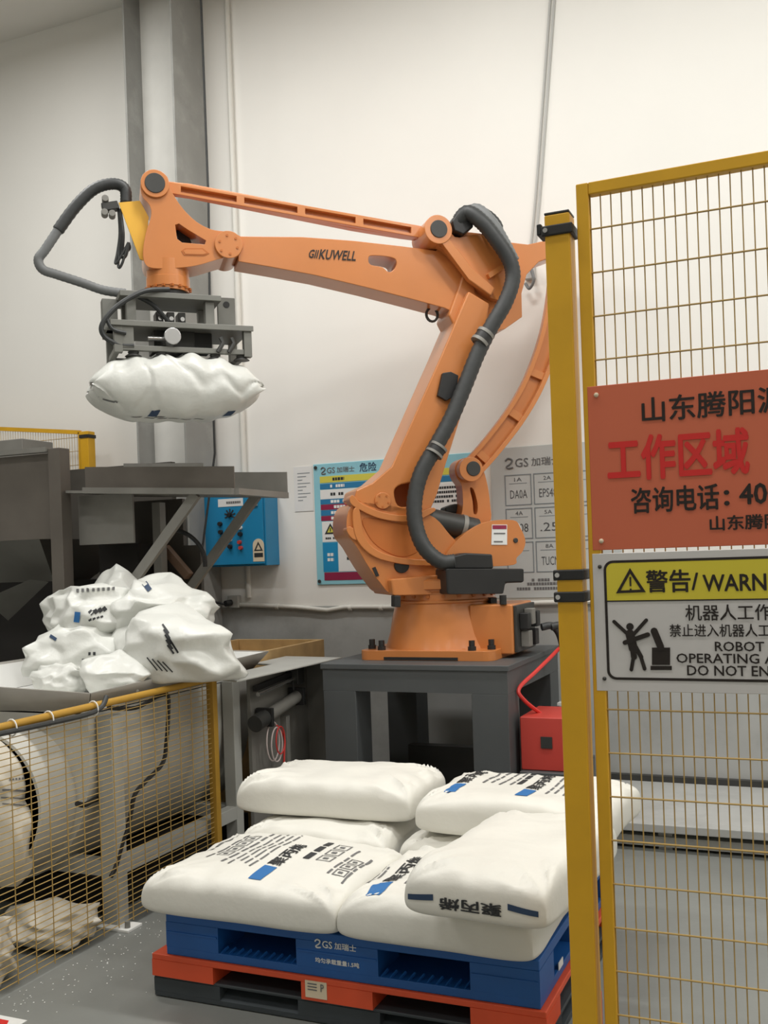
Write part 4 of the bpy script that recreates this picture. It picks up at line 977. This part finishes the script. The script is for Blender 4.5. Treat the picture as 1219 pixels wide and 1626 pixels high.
# frame of the tub
for nm, bx in (('leg', (-2.955, -2.875, 3.58, 3.66, 0, .93)), ('leg', (-2.955, -2.885, 4.60, 4.67, 0, .95)), ('leg', (-4.02, -3.95, 3.58, 3.66, 0, .93)), ('leg', (-4.02, -3.95, 4.6, 4.67, 0, .93)),
               ('frame_beam', (-2.945, -2.885, 3.66, 4.60, .215, .285)), ('frame_beam', (-4.01, -3.95, 3.66, 4.6, .215, .285)), ('frame_beam', (-3.95, -2.955, 4.605, 4.665, .215, .285)), ('frame_beam', (-3.95, -2.955, 3.59, 3.65, .215, .285))):
    MB().box(*bx).build(nm, 'frame_grey', tub, bevel=.004)
MB().box(-2.96, -2.79, 3.54, 3.64, 0, .012).build('foot_plate', 'white', tub, bevel=.002)
MB().cyl((-2.815, 3.57, .012), (-2.815, 3.57, .04), .012, n=8).build('foot_bolt', 'steel', tub)
# discharge ring
DC = V((-3.37, 3.34, .57))
MB().lathe([(.31, -.02), (.325, -.02), (.325, .20), (.31, .20), (.31, -.02)], Matrix.Translation(DC) @ Matrix.Rotation(rad(-90), 4, 'X'), n=48).build('discharge_ring', 'tub_grey', tub)
MB().box(-3.9, -3.0, 3.68, 4.9, .02, .17).build('under_tub_shade', 'void', tub)  # near-black box put in to darken the shaded space under the trough
MB().tube(spline([atX(x, y, -2.97) for x, y in [(122, 1276), (134, 1278), (150, 1270), (176, 1262)]]), .012, n=8).build('drive_lead', 'black', tub)

def crumple(name, label, c, s, seed, m='bag_film', amp=1.0, flat=.0, rz=0, group='empty white bags heaped in the tub', lean=(0, 0), cat='bag', sub=5):
    bm = bmesh.new(); bmesh.ops.create_icosphere(bm, subdivisions=3, radius=1)
    rn = random.Random(seed); so = V((seed*3.7, seed*1.9, seed*.7))
    pl = [(V((rn.uniform(-1, 1), rn.uniform(-1, 1), rn.uniform(-.4, 1))).normalized(), rn.uniform(.6, .85)) for _ in range(8)]
    cl = bm.edges.layers.float.new('crease_edge')
    for v in bm.verts:
        n_ = v.co.normalized(); p = n_.copy()
        for d, h_ in pl:                                      # broad facets, as slack film falls into
            e = p.dot(d)
            if e > h_: p -= d*(e-h_)*.85
        k = .14*noise.noise(n_*1.3+so) + (.24*max(0, .22-abs(noise.noise(n_*1.7+so*1.3)))/.22 - .10*max(0, .2-abs(noise.noise(n_*2.6-so)))/.2) + rn.uniform(-.055, .055)
        p *= 1.02+k*amp
        p += V((rn.uniform(-1, 1), rn.uniform(-1, 1), rn.uniform(-1, 1)))*.055*amp
        if p.z < -flat: p.z = -flat+(p.z+flat)*.15
        v.co = V((p.x*s[0]+p.z*lean[0]*s[2], p.y*s[1]+p.z*lean[1]*s[2], p.z*s[2]))
    for e in bm.edges:
        if rn.random() < .6: e[cl] = rn.uniform(.5, 1.0)
    me = bpy.data.meshes.new(name); bm.to_mesh(me); bm.free()
    t_ = bpy.data.objects.new(name, me); COL.objects.link(t_)
    md = t_.modifiers.new('film', 'SUBSURF'); md.levels = 2; md.render_levels = 2
    me2 = bpy.data.meshes.new_from_object(t_.evaluated_get(bpy.context.evaluated_depsgraph_get()))
    bpy.data.objects.remove(t_); bpy.data.meshes.remove(me); me = me2; me.name = name
    me.shade_smooth(); me.materials.clear(); me.materials.append(MATS[m])
    o = bpy.data.objects.new(name, me); COL.objects.link(o); o.location = c; o.rotation_euler = (0, 0, rz)
    return tag(o, label, cat, group)
def strokes(bag, m, pix, Yp=None):
    """short printed strokes: each (x0,y0,x1,y1,width px) seen on the bag, laid on its surface"""
    I = wm(bag).inverted()
    if bag.name not in BV: BV[bag.name] = BVHTree.FromPolygons([v.co.copy() for v in bag.data.vertices], [tuple(p.vertices) for p in bag.data.polygons])
    for (x0, y0, x1, y1, w_) in pix:
        d = V((x1-x0, y1-y0, 0)); n_ = V((-d.y, d.x, 0)).normalized()*w_/2; k = max(2, int(d.length/5)); vs = []; ok = True
        for i in range(k+1):
            for sg in (-1, 1):
                x = x0+d.x*i/k+n_.x*sg; y = y0+d.y*i/k+n_.y*sg
                o_ = I @ EYE; dr_ = (I.to_3x3() @ ray(x, y)).normalized(); h = BV[bag.name].ray_cast(o_, dr_)
                if h[0] is None: ok = False; break
                nn = h[1] if h[1].dot(dr_) < 0 else -h[1]
                vs.append(h[0]+nn*.004)
            if not ok: break
        if not ok: continue
        make_mesh_obj('printed_mark', vs, [(2*i, 2*i+1, 2*i+3, 2*i+2) for i in range(k)], m, parent=bag)
def pile(name, label, px, py, Y, sx, sy, sz, seed, **k): return crumple(name, label, atY(px, py, Y), (sx, sy, sz), seed, **k)
e1 = pile('empty_bag', 'crumpled empty white bag with blue and black print on top of the heap', 146, 972, 4.25, .30, .28, .165, 11, flat=.75)
e2 = pile('empty_bag', 'puffed empty white bag with a blue stroke, highest on the heap', 258, 963, 4.35, .30, .28, .155, 23, flat=.75)
e3 = pile('empty_bag', 'slack empty white bag with dark print lines hanging over the tub rim', 276, 1028, 4.15, .36, .30, .21, 31, lean=(-.35, 0), flat=.7)
e4 = pile('empty_bag', 'creased empty white bag under the left side of the heap', 122, 1036, 4.05, .26, .26, .17, 47, flat=.8)
e5 = pile('empty_bag', 'small balled white bag at the front of the heap by the rim', 178, 1072, 3.80, .17, .15, .10, 53, amp=.7, flat=.8)
e6 = pile('empty_bag', 'small crumpled white bag in the front corner of the tub', 100, 1078, 3.74, .14, .14, .085, 61, flat=.8)
e7 = pile('empty_bag', 'empty white bag with pointed tip at the back of the heap', 188, 968, 4.75, .24, .2, .22, 71, flat=.9)
strokes(e1, 'print_blue', [(124, 972, 122, 988, 9)])
strokes(e1, 'print_black', [(142+i*7, 975-i*2, 147+i*7, 971-i*2, 7) for i in range(4)]+[(141+i*6, 985-i*1.5, 145+i*6, 983-i*1.5, 3) for i in range(4)])
strokes(e1, 'print_grey', [(122+i*8, 938-i*.5, 126+i*8, 938-i*.5, 5) for i in range(8)])
strokes(e2, 'print_navy', [(229, 926, 238, 938, 8)])
strokes(e3, 'print_black', [(258+i*2, 992+i*8, 268+i*2, 1006+i*8, 3) for i in range(5)]+[(268+i*3, 1012+i*5, 274+i*3, 1022+i*5, 3) for i in range(4)]+[(234+i*8, 1044+i*2, 250+i*8, 1064+i, 2) for i in range(4)])
strokes(e4, 'print_navy', [(80, 1010, 90, 1016, 5)])
strokes(e4, 'print_black', [(130+i*8, 1048, 134+i*8, 1048, 4) for i in range(4)]+[(140+i*8, 1038, 144+i*8, 1038, 5) for i in range(2)])
# heap coming out of the ring, and bags on the floor
DG = 'empty white bags behind the mesh fence'
e8 = crumple('empty_bag', 'large bulging white bag filling the discharge ring behind the mesh', DC+V((.0, -.03, -.03)), (.34, .22, .33), 83, 'bag_shaded', group=DG, amp=.6, flat=.9)
strokes(e8, 'print_grey', [(14+i*5, 1238-i*.5, 17+i*5, 1238-i*.5, 3) for i in range(8)]+[(4, 1254, 46, 1256, 3), (2, 1266, 40, 1268, 2), (4, 1276, 46, 1280, 2)])
e9 = crumple('empty_bag', 'upright crumpled white bag on the floor against the mesh fence', (-3.06, 2.95, .13), (.19, .17, .135), 97, 'bag_shaded', group=DG, flat=.95)
e10 = crumple('empty_bag', 'flattened white bag lying behind the upright bag on the floor', (-3.06, 3.35, .08), (.24, .17, .085), 101, 'bag_shaded', group=DG, flat=.9)
e11 = crumple('empty_bag', 'folded white bag under the discharge ring', (-3.42, 3.12, .12), (.15, .2, .11), 113, 'bag_shaded', group=DG, flat=.95)

# ---------------------------------------------------------------- steel bench between tub and robot table
bn = thing('steel_bench', 'grey sheet-metal bench with air cylinder between tub and robot table', 'bench', (-2.8, 4.9, 0))
MB().prism([(-2.66, 4.28), (-2.605, 5.36), (-3.0, 5.40), (-3.0, 5.0), (-2.86, 4.99), (-2.86, 4.36)], (0, 0, 0), X3, Y3, Z3, .992, 1.0).build('bench_top', 'frame_grey', bn, bevel=.002)
MB().box(-2.86, -2.84, 4.70, 5.40, .0, .99).build('side_panel', 'steel', bn)
MB().box(-2.84, -2.60, 5.36, 5.40, .0, .99).build('end_panel', 'steel', bn)
MB().box(-2.64, -2.60, 5.30, 5.36, 0, .99).build('corner_post', 'frame_grey', bn, bevel=.003)
MB().box(-2.84, -2.80, 5.02, 5.06, 0, .70).build('support_post', 'steel', bn, bevel=.003)
MB().bar((-2.81, 4.70, .90), (-2.81, 5.12, .93), .02, .03).build('guide_rod', 'black', bn)
MB().cyl((-2.79, 4.70, .87), (-2.79, 5.12, .905), .012, n=10).build('guide_rod', 'chrome', bn)
MB().box(-2.84, -2.76, 5.10, 5.18, .87, .96).build('rod_bracket', 'dark_metal', bn, bevel=.003)
cyl_ = MB().cyl((-2.78, 4.76, .74), (-2.78, 5.12, .80), .035, n=20).build('air_cylinder', 'steel', bn)
for y, z in ((4.75, .74), (5.12, .80)): MB().box(-2.83, -2.73, y-.012, y+.012, z-.05, z+.05).build('cylinder_cap', 'black', cyl_, bevel=.003)
MB().cyl((-2.78, 4.64, .72), (-2.78, 4.75, .738), .045, n=18).build('cylinder_mount', 'dark_metal', cyl_)
MB().cyl((-2.78, 5.08, .84), (-2.78, 5.08, .89), .008, n=8).build('air_fitting', 'black', cyl_)
for k, (m, dy, dz_, r1) in enumerate((('tube_white', 0, 0, .085), ('tube_white', .02, -.02, .075), ('red_tube', .04, 0, .06))):
    MB().tube([(-2.765+.012*k, 4.80+dy+r1*.8*math.cos(t), .60+dz_+r1*1.25*math.sin(t)) for t in [2*math.pi*i/24 for i in range(24)]], .004, n=6, closed=True).build('air_tube', m, bn)
MB().tube(spline([(-2.76, 4.84, .68), (-2.75, 4.90, .6), (-2.75, 4.89, .5), (-2.75, 4.87, .3), (-2.76, 4.86, .1)]), .006, n=6).build('air_tube', 'red_tube', bn)
wc_ = thing('wooden_crate', 'open wooden crate with pale plank edge by the wall', 'crate', (-3.35, 5.55, 0))
for nm, bx in (('side_board', (-3.06, -3.03, 5.12, 5.98, 0, 1.05)), ('side_board', (-3.70, -3.67, 5.12, 5.98, 0, 1.05)), ('end_board', (-3.67, -3.06, 5.95, 5.98, 0, 1.05)), ('end_board', (-3.67, -3.06, 5.12, 5.15, 0, 1.05)), ('crate_floor', (-3.67, -3.06, 5.15, 5.95, .9, .93))):
    MB().box(*bx).build(nm, 'wood', wc_, bevel=.003)

# ---------------------------------------------------------------- feed hopper and tray behind the heap
fh = thing('feed_hopper', 'dark steel feed hopper standing behind the heap of empty bags', 'hopper', (-4.7, 5.1, 0))
HY = 4.80
MB().box(-4.23, -4.14, HY-.03, HY+.06, 0, 2.305).build('corner_post', 'steel_dark', fh, bevel=.004)
MB().box(-6.0, -4.23, HY, HY+.012, 1.765, 2.28).build('front_panel', 'steel_dark', fh)
MB().bar((-6.0, HY-.02, 2.31), (-4.23, HY-.02, 2.30), .05, .03).build('top_rail', 'steel', fh)
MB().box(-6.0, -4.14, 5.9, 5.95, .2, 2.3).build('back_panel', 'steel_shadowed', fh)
cbp = atY(35, 696, 5.3)
MB().box(-6.4, cbp.x, 5.3, 5.6, 2.32, cbp.z).build('cover_box', 'steel', fh, bevel=.005)
MB().add([(-6.0, HY+.02, 1.765), (-4.36, HY+.02, 1.765), (-4.55, HY+.35, 1.50), (-6.0, HY+.35, 1.50)], [(0, 1, 2, 3)]).build('funnel_plate', 'steel', fh)
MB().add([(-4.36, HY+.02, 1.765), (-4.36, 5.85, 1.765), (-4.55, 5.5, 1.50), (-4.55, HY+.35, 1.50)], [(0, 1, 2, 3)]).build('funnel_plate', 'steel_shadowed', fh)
MB().add([(-4.9, HY+.1, 1.40), (-4.52, HY+.1, 1.52), (-4.46, HY+.2, 1.50), (-4.9, HY+.3, 1.25)], [(0, 1, 2, 3)]).build('funnel_plate', 'steel', fh)
MB().box(-6.0, -4.25, 5.3, 5.9, .2, 1.5).build('hopper_shade_box', 'void', fh)  # added near-black box, plays the deep shade below the hopper
hx1 = atY(211, 820, HY+.12).x; hx2 = atY(290, 820, 5.40).x; hx3 = atY(318, 880, 5.40).x
MB().box(-4.14, hx1, HY+.12, HY+.135, 1.72, 2.02).build('side_sheet', 'steel', fh)
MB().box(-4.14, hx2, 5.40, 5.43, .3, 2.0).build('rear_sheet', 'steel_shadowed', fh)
MB().box(-4.14, hx1-.1, 5.1, 5.40, .3, 1.72).build('hopper_shade_box', 'void', fh)  # second dark box for the shade under the side sheet
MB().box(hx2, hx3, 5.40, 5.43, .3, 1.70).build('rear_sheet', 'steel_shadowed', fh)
MB().tube(spline([atY(x, y, 5.15) for x, y in [(282, 842), (300, 850), (315, 864), (324, 882), (326, 900)]]), .014, n=8).build('housing_cable', 'black', fh)
p_ = atY(255, 900, 5.2)
MB().box(p_.x-.03, p_.x+.03, 5.17, 5.23, 0, 1.97).build('support_post', 'steel', fh, bevel=.003)
MB().bar(atY(262, 870, 5.3), atY(300, 915, 5.3), .05, .05).build('cross_brace', 'wood_brown', fh)
ty = thing('infeed_tray', 'grey steel tray on slanted braces under the hanging bag', 'tray', (-3.4, 5.0, 1.9))
sl = lambda x: -.062*(x+4.15)                            # slight fall to the right
def tray_wall(name, x0, x1, y, zb, h, m='steel_dark', t=.008): 
    return MB().add([(x0, y, zb+sl(x0)), (x1, y, zb+sl(x1)), (x1, y, zb+h+sl(x1)), (x0, y, zb+h+sl(x0)), (x0, y+t, zb+sl(x0)), (x1, y+t, zb+sl(x1)), (x1, y+t, zb+h+sl(x1)), (x0, y+t, zb+h+sl(x0))],
                   [(0, 1, 2, 3), (7, 6, 5, 4), (0, 1, 5, 4), (1, 2, 6, 5), (2, 3, 7, 6), (3, 0, 4, 7)]).build(name, m, ty)
TE = -2.955
xs2 = atY(322, 735, 5.36)
tray_wall('side_wall', -3.98, TE, HY, 2.055, .135)
tray_wall('side_wall', -4.13, xs2.x, 5.36, 2.055, xs2.z-2.055-sl(xs2.x), 'steel')
xe = atY(467, 748, 5.36)
tray_wall('side_wall', xs2.x, TE+.02, 5.37, 2.055, xe.z-2.055-sl(TE), 'steel')
MB().add([(-4.13, HY, 2.05+sl(-4.13)), (TE, HY, 2.05+sl(TE)), (TE, 5.37, 2.05+sl(TE)), (-4.13, 5.37, 2.05+sl(-4.13)), (-4.13, HY, 2.035+sl(-4.13)), (TE, HY, 2.035+sl(TE)), (TE, 5.37, 2.035+sl(TE)), (-4.13, 5.37, 2.035+sl(-4.13))],
         [(0, 1, 2, 3), (7, 6, 5, 4), (0, 1, 5, 4), (1, 2, 6, 5), (2, 3, 7, 6), (3, 0, 4, 7)]).build('tray_floor', 'steel', ty)
MB().bar((-3.98, HY-.015, 2.05+sl(-3.98)), (TE, HY-.015, 2.05+sl(TE)), .03, .035).build('edge_flange', 'steel', ty)
MB().bar((TE+.015, HY, 2.05+sl(TE)), (TE+.015, 5.37, 2.05+sl(TE)), .03, .035).build('edge_flange', 'steel', ty)
a, b = atY(312, 784, HY+.03), atY(196, 945, HY+.03); MB().bar(a, b, .03, .06).build('slant_brace', 'steel', ty, bevel=.003)
a, b = atY(408, 786, 5.33), atY(298, 940, 5.33); MB().bar(a, b, .03, .06).build('slant_brace', 'steel', ty, bevel=.003)

# far fence behind the hopper
ff = thing('rear_mesh_fence', 'yellow mesh fence by the wall behind the steel hopper', 'fence', (-5.0, 6.1, 0))
MB().box(-5.06, -4.985, 6.06, 6.14, 0, 2.60).build('fence_post', 'yellow', ff, bevel=.004)
MB().box(-5.065, -4.98, 6.055, 6.145, 2.55, 2.575).build('post_clamp', 'black', ff)
MB().bar((-5.09, 6.1, 2.60), (-8.2, 6.1, 2.96), .03, .03).build('top_rail', 'yellow', ff)
MB().box(-5.10, -5.075, 6.085, 6.115, .1, 2.6).build('panel_upright', 'yellow', ff)
mb = MB()
for k in range(60):
    x = -5.12-k*.025; mb.cyl((x, 6.1, .1), (x, 6.1, 2.6+(-5.09-x)*.115), .002, n=4)
for k in range(24): mb.cyl((-5.09, 6.096, .15+k*.105), (-6.6, 6.096, .15+k*.105), .0022, n=4)
mb.build('wire_mesh', 'wire_yellow', ff)['kind'] = 'stuff'

# ---------------------------------------------------------------- small things on the floor
fs_ = thing('floor_sticker', 'red and white square floor sticker near the mesh fence', 'sticker', atZ(10, 1622, 0))
c0 = atZ(4, 1628, 0)
MB().box(c0.x-.16, c0.x+.06, c0.y-.14, c0.y+.055, .0005, .0025, ).build('sticker_base', 'white', fs_)
MB().prism([(c0.x-.11, c0.y-.02), (c0.x+.03, c0.y-.02), (c0.x+.0, c0.y+.03), (c0.x-.1, c0.y+.03)], (0, 0, 0), X3, Y3, Z3, .0025, .0035).build('sticker_print', 'letter_red', fs_)
pw = atZ(890, 1622, .02)
tag(MB().prism([(0, 0), (.10, 0), (.10, .14), (.085, .14)], (-.80, 3.26, .0), X3, Z3, Y3, 0, .05).build('pallet_stop', 'red_box', origin=(-.75, 3.28, 0), bevel=.004), 'small red pallet stop on the floor behind the yellow post', 'stop')
rn = random.Random(8); mb = MB()
for _ in range(170):
    y = rn.uniform(2.7, 4.1); x = LX+.02+abs(rn.gauss(0, .16)); r = rn.uniform(.002, .004)
    mb.lathe([(r*.3, 0), (r, r*.5), (r*.3, r)], Matrix.Translation((x, y, 0)), n=5)
tag(mb.build('spilled_pellets', 'pellet'), 'white plastic pellets spilled on the floor along the mesh fence', 'pellets', kind='stuff')
